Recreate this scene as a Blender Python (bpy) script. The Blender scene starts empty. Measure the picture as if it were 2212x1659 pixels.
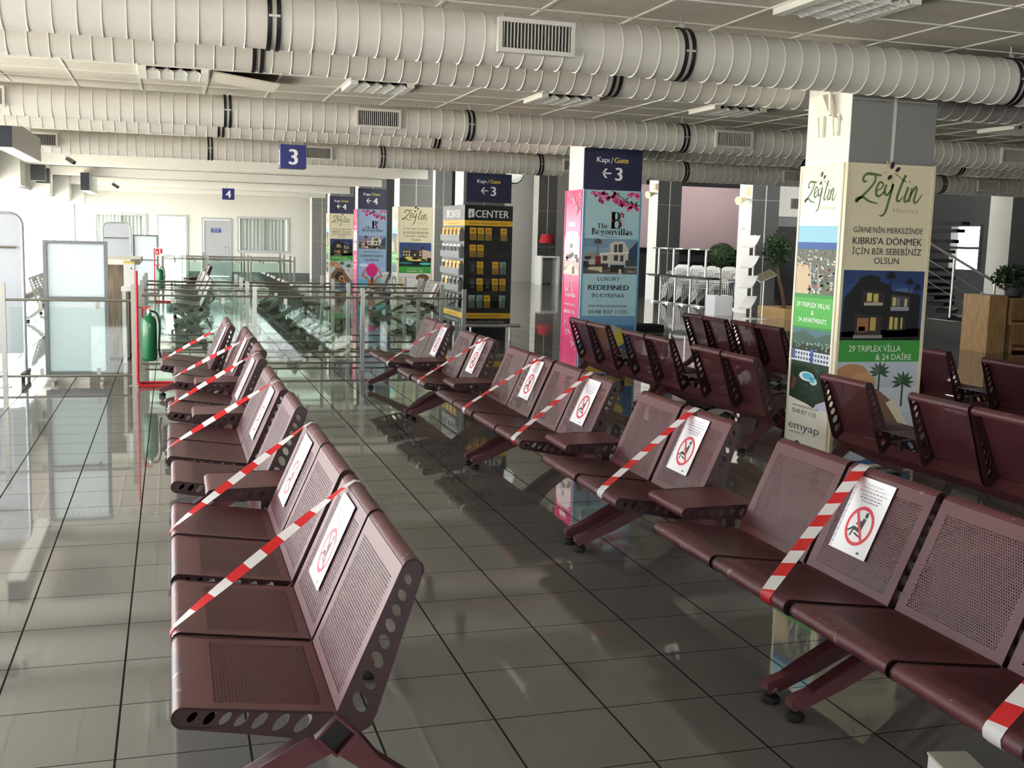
import bpy, math, random
from mathutils import Vector, Matrix
from mathutils.geometry import tessellate_polygon
random.seed(7)
S = bpy.context.scene
COL = S.collection
PI = math.pi

# ------------------------------------------------------------------ camera
F_PX, YAW, PITCH, ROLL, CAM_H = 2379.77, 0.30162, 0.13128, 0.027915, 1.578
cy, sy, cp, sp = math.cos(YAW), math.sin(YAW), math.cos(PITCH), math.sin(PITCH)
_f = Vector((sy*cp, cy*cp, -sp)); _r = Vector((cy, -sy, 0)); _u = _r.cross(_f)
_r2 = math.cos(ROLL)*_r + math.sin(ROLL)*_u
_u2 = -math.sin(ROLL)*_r + math.cos(ROLL)*_u
cam_d = bpy.data.cameras.new('camera')
cam_d.sensor_fit = 'HORIZONTAL'; cam_d.sensor_width = 36.0
cam_d.lens = F_PX*36.0/2212.0
cam_d.clip_start = 0.05; cam_d.clip_end = 400
cam = bpy.data.objects.new('camera', cam_d); COL.objects.link(cam)
_m = Matrix.Identity(4)
for i in range(3):
    _m[i][0], _m[i][1], _m[i][2] = _r2[i], _u2[i], -_f[i]
_m[2][3] = CAM_H
cam.matrix_world = _m
S.camera = cam

# ------------------------------------------------------------------ sky, exposure
W = bpy.data.worlds.new('sky'); S.world = W; W.use_nodes = True
bg = W.node_tree.nodes['Background']
bg.inputs['Color'].default_value = (0.98, 0.97, 0.985, 1)
bg.inputs['Strength'].default_value = 12.0
sun_d = bpy.data.lights.new('sun', 'SUN'); sun_d.energy = 42.0; sun_d.color = (1.0, 0.92, 0.82); sun_d.angle = 0.01
sun = bpy.data.objects.new('sun', sun_d); COL.objects.link(sun)
sun.rotation_euler = Vector((-0.42, -0.10, -0.90)).to_track_quat('-Z', 'Y').to_euler()   # high, from over the roof: it lights the apron outside, not the hall
S.view_settings.view_transform = 'Standard'
S.view_settings.look = 'None'
S.view_settings.gamma = 1.0
S.view_settings.use_curve_mapping = False
S.view_settings.exposure = -0.15
try:
    c = S.cycles
    c.max_bounces = 7; c.diffuse_bounces = 5; c.glossy_bounces = 4
    c.transmission_bounces = 5; c.transparent_max_bounces = 14
    c.caustics_reflective = False; c.caustics_refractive = False
    c.sample_clamp_indirect = 8.0
    c.use_denoising = True
except Exception:
    pass

# ------------------------------------------------------------------ materials
def lin(c):
    out = []
    for v in c:
        v = v/255.0
        out.append(v/12.92 if v <= 0.04045 else ((v+0.055)/1.055)**2.4)
    return (*out, 1.0)
MATS = {}
def mat(name, rgb=(128,128,128), rough=0.5, metal=0.0, spec=0.5, noise=0.0, nscale=6.0, coat=0.0, emit=None):
    if name in MATS: return MATS[name]
    m = bpy.data.materials.new(name); m.use_nodes = True
    nt = m.node_tree; b = nt.nodes['Principled BSDF']
    b.inputs['Base Color'].default_value = lin(rgb)
    b.inputs['Roughness'].default_value = rough
    b.inputs['Metallic'].default_value = metal
    b.inputs['Specular IOR Level'].default_value = spec
    b.inputs['Coat Weight'].default_value = coat
    if emit:
        b.inputs['Emission Color'].default_value = lin(rgb); b.inputs['Emission Strength'].default_value = emit
    if noise > 0:
        tc = nt.nodes.new('ShaderNodeTexCoord'); n = nt.nodes.new('ShaderNodeTexNoise')
        n.inputs['Scale'].default_value = nscale; n.inputs['Detail'].default_value = 4
        nt.links.new(tc.outputs['Object'], n.inputs['Vector'])
        mx = nt.nodes.new('ShaderNodeMix'); mx.data_type = 'RGBA'
        c = lin(rgb)
        mx.inputs[6].default_value = (c[0]*(1-noise), c[1]*(1-noise), c[2]*(1-noise), 1)
        mx.inputs[7].default_value = (min(1,c[0]*(1+noise)), min(1,c[1]*(1+noise)), min(1,c[2]*(1+noise)), 1)
        nt.links.new(n.outputs['Fac'], mx.inputs[0])
        nt.links.new(mx.outputs[2], b.inputs['Base Color'])
    MATS[name] = m
    return m
def flat(rgb):
    return mat('ink_%d_%d_%d' % rgb, rgb, 0.45, 0, 0.35)

class NT:
    def __init__(s, m): s.nt = m.node_tree
    def n(s, t, **kw):
        x = s.nt.nodes.new(t)
        for k, v in kw.items(): setattr(x, k, v)
        return x
    def l(s, a, b): s.nt.links.new(a, b)
    def math(s, op, a, b=None, c=None):
        x = s.nt.nodes.new('ShaderNodeMath'); x.operation = op
        for i, q in enumerate((a, b, c)):
            if q is None: continue
            if isinstance(q, (int, float)): x.inputs[i].default_value = q
            else: s.nt.links.new(q, x.inputs[i])
        return x.outputs[0]

def floor_material():
    m = mat('polished_floor_tile', (150,148,140), 0.08, 0, 0.75)
    t = NT(m); b = m.node_tree.nodes['Principled BSDF']
    tc = t.n('ShaderNodeTexCoord'); sep = t.n('ShaderNodeSeparateXYZ'); t.l(tc.outputs['Object'], sep.inputs[0])
    fx = t.math('FRACT', t.math('DIVIDE', t.math('ADD', sep.outputs[0], 40*0.3945+0.178), 0.3945))
    fy = t.math('FRACT', t.math('DIVIDE', t.math('ADD', sep.outputs[1], 40*0.4012-4.923), 0.4012))
    ex = t.math('MINIMUM', fx, t.math('SUBTRACT', 1.0, fx))
    ey = t.math('MINIMUM', fy, t.math('SUBTRACT', 1.0, fy))
    gx = t.math('LESS_THAN', ex, 0.0095); gy = t.math('LESS_THAN', ey, 0.0065)
    g = t.math('MAXIMUM', gx, gy)
    # every tile a slightly different tone
    ix = t.math('FLOOR', t.math('DIVIDE', t.math('ADD', sep.outputs[0], 40*0.3945+0.178), 0.3945))
    iy = t.math('FLOOR', t.math('DIVIDE', t.math('ADD', sep.outputs[1], 40*0.4012-4.923), 0.4012))
    cb = t.n('ShaderNodeCombineXYZ'); t.l(ix, cb.inputs[0]); t.l(iy, cb.inputs[1])
    wn = t.n('ShaderNodeTexWhiteNoise'); t.l(cb.outputs[0], wn.inputs['Vector'])
    no = t.n('ShaderNodeTexNoise'); no.inputs['Scale'].default_value = 90; no.inputs['Detail'].default_value = 3
    t.l(tc.outputs['Object'], no.inputs['Vector'])
    v = t.math('ADD', t.math('MULTIPLY', wn.outputs['Value'], 0.06), t.math('MULTIPLY', no.outputs['Fac'], 0.14))
    mx = t.n('ShaderNodeMix', data_type='RGBA')
    mx.inputs[6].default_value = lin((96,94,91)); mx.inputs[7].default_value = lin((143,141,136))
    t.l(t.math('ADD', v, 0.12), mx.inputs[0])
    m2 = t.n('ShaderNodeMix', data_type='RGBA'); m2.inputs[7].default_value = lin((38,37,33))
    t.l(g, m2.inputs[0]); t.l(mx.outputs[2], m2.inputs[6]); t.l(m2.outputs[2], b.inputs['Base Color'])
    rr = t.math('ADD', 0.035, t.math('MULTIPLY', g, 0.5)); t.l(rr, b.inputs['Roughness'])
    t.l(t.math('MULTIPLY', t.math('SUBTRACT', 1.0, g), 0.75), b.inputs['Specular IOR Level'])
    return m

def ceiling_material():
    m = mat('ceiling_panel', (216,212,200), 0.85, 0, 0.2)
    t = NT(m); b = m.node_tree.nodes['Principled BSDF']
    tc = t.n('ShaderNodeTexCoord'); sep = t.n('ShaderNodeSeparateXYZ'); t.l(tc.outputs['Object'], sep.inputs[0])
    no = t.n('ShaderNodeTexNoise'); no.inputs['Scale'].default_value = 14; no.inputs['Detail'].default_value = 6
    t.l(tc.outputs['Object'], no.inputs['Vector'])
    mx = t.n('ShaderNodeMix', data_type='RGBA')
    mx.inputs[6].default_value = lin((194,188,174)); mx.inputs[7].default_value = lin((217,211,198))
    t.l(no.outputs['Fac'], mx.inputs[0]); t.l(mx.outputs[2], b.inputs['Base Color'])
    return m

def perforated(name, base, ulo, uhi, vlo, vhi, pitch=0.0108, rad=0.0036, rough=0.44, metal=0.0, wear=True):
    """painted steel plate with staggered round holes, laid out in metres by UV"""
    m = mat(name, base, rough, metal, 0.5)
    t = NT(m); b = m.node_tree.nodes['Principled BSDF']
    uv = t.n('ShaderNodeUVMap'); sep = t.n('ShaderNodeSeparateXYZ'); t.l(uv.outputs[0], sep.inputs[0])
    u, v = sep.outputs[0], sep.outputs[1]
    pv = pitch*0.866
    row = t.math('FLOOR', t.math('DIVIDE', v, pv))
    half = t.math('MULTIPLY', t.math('MODULO', t.math('ADD', row, 1000), 2.0), 0.5)
    du = t.math('MULTIPLY', t.math('SUBTRACT', t.math('FRACT', t.math('ADD', t.math('DIVIDE', u, pitch), half)), 0.5), pitch)
    dv = t.math('MULTIPLY', t.math('SUBTRACT', t.math('FRACT', t.math('DIVIDE', v, pv)), 0.5), pv)
    d2 = t.math('ADD', t.math('MULTIPLY', du, du), t.math('MULTIPLY', dv, dv))
    hole = t.math('LESS_THAN', d2, rad*rad)
    for sock, lo, hi in ((u, ulo, uhi), (v, vlo, vhi)):
        hole = t.math('MULTIPLY', hole, t.math('GREATER_THAN', sock, lo))
        hole = t.math('MULTIPLY', hole, t.math('LESS_THAN', sock, hi))
    if wear: paint_wear(t, b, base)
    tr = t.n('ShaderNodeBsdfTransparent'); mix = t.n('ShaderNodeMixShader')
    out = m.node_tree.nodes['Material Output']
    t.l(hole, mix.inputs[0]); t.l(b.outputs[0], mix.inputs[1]); t.l(tr.outputs[0], mix.inputs[2])
    t.l(mix.outputs[0], out.inputs['Surface'])
    return m

def paint_wear(t, b, base):
    """old dark green paint and bare chips where hands rub the rolled top and front edges"""
    tc = t.n('ShaderNodeTexCoord'); gm = t.n('ShaderNodeNewGeometry'); sep = t.n('ShaderNodeSeparateXYZ')
    t.l(tc.outputs['Object'], sep.inputs[0])
    n1 = t.n('ShaderNodeTexNoise'); n1.inputs['Scale'].default_value = 1.6; n1.inputs['Detail'].default_value = 5
    t.l(gm.outputs['Position'], n1.inputs['Vector'])
    n2 = t.n('ShaderNodeTexNoise'); n2.inputs['Scale'].default_value = 22; n2.inputs['Detail'].default_value = 6
    t.l(gm.outputs['Position'], n2.inputs['Vector'])
    top = t.n('ShaderNodeMapRange'); top.inputs[1].default_value = 0.70; top.inputs[2].default_value = 0.735; t.l(sep.outputs[2], top.inputs[0])
    nose = t.n('ShaderNodeMapRange'); nose.inputs[1].default_value = 0.03; nose.inputs[2].default_value = 0.0; t.l(sep.outputs[0], nose.inputs[0])
    edge = t.math('MAXIMUM', top.outputs[0], nose.outputs[0])
    s = t.math('ADD', n1.outputs['Fac'], t.math('MULTIPLY', t.math('SUBTRACT', n2.outputs['Fac'], 0.5), 0.35))
    k = t.n('ShaderNodeMapRange'); k.inputs[1].default_value = 0.55; k.inputs[2].default_value = 0.64; t.l(s, k.inputs[0])
    f = t.math('MULTIPLY', edge, k.outputs[0])
    chip = t.math('MULTIPLY', edge, t.math('GREATER_THAN', n2.outputs['Fac'], 0.665))
    no = t.n('ShaderNodeTexNoise'); no.inputs['Scale'].default_value = 5; t.l(gm.outputs['Position'], no.inputs['Vector'])
    m0 = t.n('ShaderNodeMix', data_type='RGBA'); c = lin(base)
    m0.inputs[6].default_value = (c[0]*.85, c[1]*.85, c[2]*.85, 1); m0.inputs[7].default_value = (c[0]*1.15, c[1]*1.15, c[2]*1.15, 1)
    t.l(no.outputs['Fac'], m0.inputs[0])
    m1 = t.n('ShaderNodeMix', data_type='RGBA'); m1.inputs[7].default_value = lin((50,58,58)); t.l(t.math('MULTIPLY', f, 0.85), m1.inputs[0]); t.l(m0.outputs[2], m1.inputs[6])
    m2 = t.n('ShaderNodeMix', data_type='RGBA'); m2.inputs[7].default_value = lin((150,132,126)); t.l(t.math('MULTIPLY', chip, 0.8), m2.inputs[0]); t.l(m1.outputs[2], m2.inputs[6])
    t.l(m2.outputs[2], b.inputs['Base Color'])

def glass_material(name, rgb=(225,240,236), alpha=0.16, rough=0.0, refl=0.6):
    """thin clear pane: mostly see-through with a real surface reflection"""
    if name in MATS: return MATS[name]
    m = bpy.data.materials.new(name); m.use_nodes = True
    t = NT(m); nt = m.node_tree; b = nt.nodes['Principled BSDF']
    nt.nodes.remove(b)
    tr = t.n('ShaderNodeBsdfTransparent'); tr.inputs[0].default_value = lin(rgb)
    gl = t.n('ShaderNodeBsdfGlossy'); gl.inputs['Roughness'].default_value = rough; gl.inputs[0].default_value = (1,1,1,1)
    fr = t.n('ShaderNodeFresnel'); fr.inputs[0].default_value = 1.45
    mix = t.n('ShaderNodeMixShader'); t.l(t.math('ADD', t.math('MULTIPLY', fr.outputs[0], refl), alpha*0.1), mix.inputs[0])
    t.l(tr.outputs[0], mix.inputs[1]); t.l(gl.outputs[0], mix.inputs[2])
    t.l(mix.outputs[0], nt.nodes['Material Output'].inputs['Surface'])
    MATS[name] = m
    return m

def frosted_material(name='frosted_glass', k=0.62, tint=(240,247,248)):
    if name in MATS: return MATS[name]
    m = mat(name, (236,243,244), 0.5, 0, 0.4)
    t = NT(m); b = m.node_tree.nodes['Principled BSDF']
    tl = t.n('ShaderNodeBsdfTranslucent'); tl.inputs[0].default_value = lin(tint)
    mix = t.n('ShaderNodeMixShader'); mix.inputs[0].default_value = k
    t.l(b.outputs[0], mix.inputs[1]); t.l(tl.outputs[0], mix.inputs[2])
    t.l(mix.outputs[0], m.node_tree.nodes['Material Output'].inputs['Surface'])
    return m

def stripes_material():
    m = mat('barrier_tape_plastic', (230,230,228), 0.35, 0, 0.5)
    t = NT(m); b = m.node_tree.nodes['Principled BSDF']
    uv = t.n('ShaderNodeUVMap'); sep = t.n('ShaderNodeSeparateXYZ'); t.l(uv.outputs[0], sep.inputs[0])
    k = t.math('LESS_THAN', t.math('FRACT', t.math('DIVIDE', sep.outputs[1], 0.145)), 0.5)
    mx = t.n('ShaderNodeMix', data_type='RGBA'); mx.inputs[6].default_value = lin((232,230,230)); mx.inputs[7].default_value = lin((216,38,42))
    t.l(k, mx.inputs[0]); t.l(mx.outputs[2], b.inputs['Base Color'])
    tl = t.n('ShaderNodeBsdfTranslucent'); t.l(mx.outputs[2], tl.inputs[0])
    mix = t.n('ShaderNodeMixShader'); mix.inputs[0].default_value = 0.25
    t.l(b.outputs[0], mix.inputs[1]); t.l(tl.outputs[0], mix.inputs[2])
    t.l(mix.outputs[0], m.node_tree.nodes['Material Output'].inputs['Surface'])
    return m

def wood_material(name, a, c, sx=3, sz=60):
    m = mat(name, a, 0.5, 0, 0.4)
    t = NT(m); b = m.node_tree.nodes['Principled BSDF']
    tc = t.n('ShaderNodeTexCoord'); mp = t.n('ShaderNodeMapping'); mp.inputs['Scale'].default_value = (sz, sz, sx)
    t.l(tc.outputs['Object'], mp.inputs[0])
    n = t.n('ShaderNodeTexNoise'); n.inputs['Scale'].default_value = 1.0; n.inputs['Detail'].default_value = 3; t.l(mp.outputs[0], n.inputs['Vector'])
    r = t.n('ShaderNodeMapRange'); r.inputs[1].default_value = .35; r.inputs[2].default_value = .65; t.l(n.outputs['Fac'], r.inputs[0])
    mx = t.n('ShaderNodeMix', data_type='RGBA'); mx.inputs[6].default_value = lin(a); mx.inputs[7].default_value = lin(c)
    t.l(r.outputs[0], mx.inputs[0]); t.l(mx.outputs[2], b.inputs['Base Color'])
    return m

# ------------------------------------------------------------------ mesh building
class MB:
    def __init__(s): s.v = []; s.f = []; s.m = []; s.uv = {}
    def face(s, idx, m=0, uv=None):
        if uv: s.uv[len(s.f)] = uv
        s.f.append(tuple(idx)); s.m.append(m)
    def box(s, x0, x1, y0, y1, z0, z1, m=0):
        k = len(s.v)
        s.v += [(x0,y0,z0),(x1,y0,z0),(x1,y1,z0),(x0,y1,z0),(x0,y0,z1),(x1,y0,z1),(x1,y1,z1),(x0,y1,z1)]
        for q in ((0,3,2,1),(4,5,6,7),(0,1,5,4),(1,2,6,5),(2,3,7,6),(3,0,4,7)): s.face([k+i for i in q], m)
        return s
    def obox(s, c, ax, ay, az, m=0):
        """box about c with half-axis vectors"""
        c, ax, ay, az = map(Vector, (c, ax, ay, az)); k = len(s.v)
        for dz in (-1, 1):
            for dx, dy in ((-1,-1),(1,-1),(1,1),(-1,1)): s.v.append(tuple(c+dx*ax+dy*ay+dz*az))
        for q in ((0,3,2,1),(4,5,6,7),(0,1,5,4),(1,2,6,5),(2,3,7,6),(3,0,4,7)): s.face([k+i for i in q], m)
        return s
    def tube(s, pts, r, n=10, m=0, caps=True, radii=None):
        pts = [Vector(p) for p in pts]; k0 = len(s.v); N = len(pts); prev = None
        for i, p in enumerate(pts):
            a = pts[max(i-1, 0)]; b = pts[min(i+1, N-1)]; d = (b-a).normalized()
            if prev is None:
                h = Vector((0,0,1)) if abs(d.z) < 0.9 else Vector((1,0,0))
                e1 = d.cross(h).normalized()
            else:
                e1 = (prev - d*prev.dot(d)).normalized()
            prev = e1; e2 = d.cross(e1); rr = radii[i] if radii else r
            for j in range(n):
                t = 2*PI*j/n; s.v.append(tuple(p+rr*(math.cos(t)*e1+math.sin(t)*e2)))
        for i in range(N-1):
            for j in range(n):
                a = k0+i*n+j; b = k0+i*n+(j+1) % n; s.face((a, b, b+n, a+n), m)
        if caps:
            s.face([k0+j for j in range(n)][::-1], m); s.face([k0+(N-1)*n+j for j in range(n)], m)
        return s
    def lathe(s, c, prof, n=20, m=0):
        """(radius, z) profile about a vertical axis at c"""
        k = len(s.v)
        for r, z in prof:
            for j in range(n):
                t = 2*PI*j/n; s.v.append((c[0]+r*math.cos(t), c[1]+r*math.sin(t), c[2]+z))
        for i in range(len(prof)-1):
            for j in range(n):
                a = k+i*n+j; b = k+i*n+(j+1) % n; s.face((a, b, b+n, a+n), m)
        s.face([k+j for j in range(n)][::-1], m); s.face([k+(len(prof)-1)*n+j for j in range(n)], m)
        return s
    def prism(s, poly, fn, t0, t1, m=0, holes=()):
        """2-D outline (with holes) carried by fn(x, y, t) and given a thickness t0..t1"""
        loops = [list(poly)]+[list(h) for h in holes]
        if holes: tris = tessellate_polygon([[Vector((x, y, 0)) for x, y in L] for L in loops])
        flat_pts = [p for L in loops for p in L]; n = len(flat_pts); k = len(s.v)
        for t in (t0, t1):
            for x, y in flat_pts: s.v.append(tuple(fn(x, y, t)))
        if holes:
            for a, b, c in tris: s.face((k+a, k+b, k+c), m); s.face((k+n+c, k+n+b, k+n+a), m)
        else:
            s.face([k+i for i in range(n)], m); s.face([k+n+i for i in range(n)][::-1], m)
        o = 0
        for L in loops:
            for i in range(len(L)):
                a = k+o+i; b = k+o+(i+1) % len(L); s.face((a, b, b+n, a+n), m)
            o += len(L)
        return s
    def mesh(s, name, mats, origin=(0,0,0), angle=35):
        me = bpy.data.meshes.new(name)
        ox, oy, oz = origin
        me.from_pydata([(x-ox, y-oy, z-oz) for x, y, z in s.v], [], s.f)
        for mt in (mats if isinstance(mats, (list, tuple)) else [mats]): me.materials.append(mt)
        me.polygons.foreach_set('material_index', s.m)
        me.polygons.foreach_set('use_smooth', [angle > 0]*len(s.f))
        if s.uv:
            L = me.uv_layers.new(name='UVMap')
            for p in me.polygons:
                q = s.uv.get(p.index)
                if q:
                    for li, c in zip(p.loop_indices, q): L.data[li].uv = c
        if angle > 0: me.set_sharp_from_angle(angle=math.radians(angle))
        me.update()
        return me
    def build(s, name, mats, parent=None, origin=None, angle=35, kind=None):
        if origin is None: origin = tuple(parent.location) if parent else (0,0,0)
        o = bpy.data.objects.new(name, s.mesh(name, mats, origin, angle)); COL.objects.link(o)
        if parent: o.parent = parent
        else: o.location = origin
        if kind: o['kind'] = kind
        return o

def empty(name, loc, rz=0.0):
    o = bpy.data.objects.new(name, None); COL.objects.link(o)
    o.location = loc; o.rotation_euler = (0, 0, rz); o.empty_display_size = 0.1
    return o
def tag(o, label, cat, group=None):
    o['label'] = label; o['category'] = cat
    if group: o['group'] = group
    return o
def thing(name, label, cat, loc, rz=0.0, group=None):
    return tag(empty(name, loc, rz), label, cat, group)
def inst(name, me, parent, loc=(0,0,0), rot=None):
    o = bpy.data.objects.new(name, me); COL.objects.link(o); o.parent = parent; o.location = loc
    if rot: o.rotation_euler = rot
    return o
def copy_tree(o, parent=None):
    c = o.copy(); COL.objects.link(c); c.parent = parent
    for ch in list(o.children): copy_tree(ch, c)
    return c

def ellipse(cx, cz, a, b, ang=0.0, n=14):
    ca, sa = math.cos(ang), math.sin(ang)
    return [(cx+a*math.cos(t)*ca-b*math.sin(t)*sa, cz+a*math.cos(t)*sa+b*math.sin(t)*ca) for t in (2*PI*i/n for i in range(n))]
def arc(cx, cz, r, a0, a1, n):
    return [(cx+r*math.cos(math.radians(a0+(a1-a0)*i/n)), cz+r*math.sin(math.radians(a0+(a1-a0)*i/n))) for i in range(n+1)]

# ---- flat printing: coloured shapes and lettering laid on a plane
class Print:
    def __init__(s, o, ex, ey, en, step=0.0005):
        s.o, s.ex, s.ey, s.en = Vector(o), Vector(ex), Vector(ey), Vector(en)
        s.mb = MB(); s.mats = []; s.idx = {}; s.step = step
    def mi(s, rgb):
        if rgb not in s.idx: s.idx[rgb] = len(s.mats); s.mats.append(rgb if isinstance(rgb, bpy.types.Material) else flat(rgb))
        return s.idx[rgb]
    def P(s, u, v, k): return tuple(s.o+s.ex*u+s.ey*v+s.en*(s.step*k))
    def poly(s, pts, rgb, k=1):
        i = len(s.mb.v); s.mb.v += [s.P(u, v, k) for u, v in pts]; s.mb.face(range(i, i+len(pts)), s.mi(rgb)); return s
    def rect(s, u0, v0, u1, v1, rgb, k=1): return s.poly([(u0,v0),(u1,v0),(u1,v1),(u0,v1)], rgb, k)
    def ell(s, u, v, a, b, rgb, k=1, ang=0.0, n=20): return s.poly(ellipse(u, v, a, b, ang, n), rgb, k)
    def ring(s, u, v, a, b, w, rgb, k=1, n=40):
        i = len(s.mb.v); O = ellipse(u, v, a, b, 0, n); I = ellipse(u, v, a-w, b-w, 0, n)
        s.mb.v += [s.P(x, y, k) for x, y in O+I]
        for j in range(n):
            q = (j+1) % n; s.mb.face((i+j, i+q, i+n+q, i+n+j), s.mi(rgb))
        return s
    def stroke(s, pts, w, rgb, k=1, widths=None):
        """brush stroke along a polyline; widths may swell and thin"""
        pts = smooth_path(pts); n = len(pts); i = len(s.mb.v); L = []; R = []
        for j, p in enumerate(pts):
            a = pts[max(j-1, 0)]; b = pts[min(j+1, n-1)]; dx, dy = b[0]-a[0], b[1]-a[1]; d = math.hypot(dx, dy) or 1
            t = j/(n-1); ww = w if widths is None else interp(widths, t)
            nx, ny = -dy/d*ww/2, dx/d*ww/2
            L.append((p[0]+nx, p[1]+ny)); R.append((p[0]-nx, p[1]-ny))
        s.mb.v += [s.P(x, y, k) for x, y in L+R]
        for j in range(n-1): s.mb.face((i+j, i+j+1, i+n+j+1, i+n+j), s.mi(rgb))
        return s
    def text(s, txt, u, v, h, rgb, k=2, align='CENTER', bold=0.0, width=None, sx=1.0, shear=0.0):
        """capital height h, baseline at v; width squeezes the line to fit"""
        V, Fc = glyphs(txt, 0.0, shear)
        if not V: return s
        x0 = min(p[0] for p in V); x1 = max(p[0] for p in V); sc = h/0.727
        kx = sc*sx
        if width: kx = width/(x1-x0)
        off = {'LEFT': -x0*kx, 'CENTER': -(x0+x1)/2*kx, 'RIGHT': -x1*kx}[align]
        for d in ((-1, 0, 1) if bold > 0 else (0,)):      # a heavier weight is the same letter struck three times side by side
            i = len(s.mb.v); s.mb.v += [s.P(u+off+p[0]*kx+d*bold*sc*0.9, v+p[1]*sc, k+0.05*d) for p in V]
            for f in Fc: s.mb.face([i+q for q in f], s.mi(rgb))
        return s
    def build(s, name, parent): return s.mb.build(name, s.mats, parent, angle=0)

def interp(w, t):
    x = t*(len(w)-1); i = min(int(x), len(w)-2); return w[i]+(w[i+1]-w[i])*(x-i)
def smooth_path(p, n=6):
    if len(p) < 3: return list(p)
    out = []
    for i in range(len(p)-1):
        p0, p1, p2, p3 = p[max(i-1,0)], p[i], p[i+1], p[min(i+2,len(p)-1)]
        for j in range(n):
            t = j/n
            out.append(tuple(0.5*((2*p1[a])+(-p0[a]+p2[a])*t+(2*p0[a]-5*p1[a]+4*p2[a]-p3[a])*t*t+(-p0[a]+3*p1[a]-3*p2[a]+p3[a])*t**3) for a in range(len(p1))))
    out.append(tuple(p[-1])); return out
GLY = {}
def glyphs(txt, bold, shear):
    key = (txt, bold, shear)
    if key in GLY: return GLY[key]
    cu = bpy.data.curves.new('lettering', 'FONT'); cu.body = txt; cu.size = 1.0; cu.offset = bold; cu.shear = shear; cu.resolution_u = 3
    cu.fill_mode = 'FRONT'
    o = bpy.data.objects.new('lettering', cu); COL.objects.link(o)
    dg = bpy.context.evaluated_depsgraph_get(); dg.update()
    me = bpy.data.meshes.new_from_object(o.evaluated_get(dg))
    V = [tuple(v.co) for v in me.vertices]; Fc = [tuple(p.vertices) for p in me.polygons]
    bpy.data.meshes.remove(me); bpy.data.objects.remove(o); bpy.data.curves.remove(cu)
    GLY[key] = (V, Fc); return GLY[key]
# ================================================================== the setting
Xw, Xr, Yn, Yf = -3.05, 17.5, -6.0, 39.6
ZC, ZH = 2.95, 4.6
M_floor = floor_material(); M_ceil = ceiling_material()
M_white = mat('white_wall_paint', (240,238,230), 0.7, 0, 0.3, 0.03, 3)
M_clad = mat('grey_column_cladding', (132,133,131), 0.45, 0, 0.4, 0.03, 4)
M_dark = mat('charcoal_wall_panel', (52,53,54), 0.5, 0, 0.4, 0.06, 3)
M_alu = mat('brushed_aluminium_frame', (190,194,196), 0.4, 0.6, 0.5)
M_grid = mat('white_ceiling_rail', (236,234,226), 0.35, 0.1, 0.5)
M_greyfr = mat('grey_door_frame', (196,200,200), 0.45, 0, 0.4)
M_steel = mat('stainless_steel', (206,204,198), 0.32, 0.65, 0.5)
M_black = mat('black_rubber', (18,18,18), 0.5, 0, 0.4)
M_glass = glass_material('clear_glass', (226,240,235))
M_fac = glass_material('facade_glass', (252,254,254), refl=0.25)

def struct(name, mb, mats, angle=0, parent=None): return mb.build(name, mats, parent, kind=None if parent else 'structure', angle=angle)

mb = MB().box(Xw-0.1, Xr+0.2, Yn-0.2, Yf+0.2, -0.15, 0); struct('floor', mb, M_floor)
mb = MB().box(-70, Xw-0.12, -45, 90, -0.3, -0.12); struct('ground_outside', mb, mat('pale_concrete_apron', (205,203,196), 0.9, 0, 0.2, 0.06, 0.6))
mb = MB().box(-6, 10, Yf+0.22, 80, -0.3, -0.05); struct('ground_outside', mb, mat('pale_concrete_apron'))
mb = MB().box(Xr+0.22, 40, -10, 50, -0.3, -0.05); struct('ground_outside', mb, mat('pale_concrete_apron'))
mb = MB()
mb.box(Xw-0.1, Xr+0.2, Yn-0.2, 17.95, ZC, ZC+0.2)
SKY = [(28.6, 32.5), (33.7, 37.8)]; yy = 17.95
for a, b in SKY:
    mb.box(Xw-0.1, 5.15, yy, a, ZC, ZC+0.2); mb.box(Xw-0.1, -2.2, a, b, ZC, ZC+0.2); mb.box(0.75, 1.25, a, b, ZC, ZC+0.2); mb.box(4.2, 5.15, a, b, ZC, ZC+0.2); yy = b
mb.box(Xw-0.1, 5.15, yy, Yf+0.2, ZC, ZC+0.2)
mb.box(5.15, Xr+0.2, 17.95, Yf+0.2, ZH, ZH+0.2)
mb.box(5.15, Xr+0.2, 17.80, 17.95, ZC+0.2, 3.25); mb.box(5.15, Xr+0.2, 17.80, 17.95, 4.45, ZH); mb.box(5.0, 5.15, 17.95, Yf+0.2, ZC+0.2, 3.25); mb.box(5.0, 5.15, 17.95, Yf+0.2, 4.45, ZH)
struct('ceiling', mb, M_ceil)
mb = MB()
X0 = 0.345-0.602*5
for i in range(36):
    x = X0+0.602*i
    if x > Xr-0.3: break
    mb.box(x-0.011, x+0.011, Yn, 17.8 if x > 5.1 else 28.4, ZC-0.007, ZC+0.01)
for i in range(-18, 60):
    y = 5.32+0.598*i
    if y < Yn or y > 28.4: continue
    mb.box(Xw, Xr if y < 17.8 else 5.1, y-0.011, y+0.011, ZC-0.006, ZC+0.01)
struct('trim_1', mb, M_grid)

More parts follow.
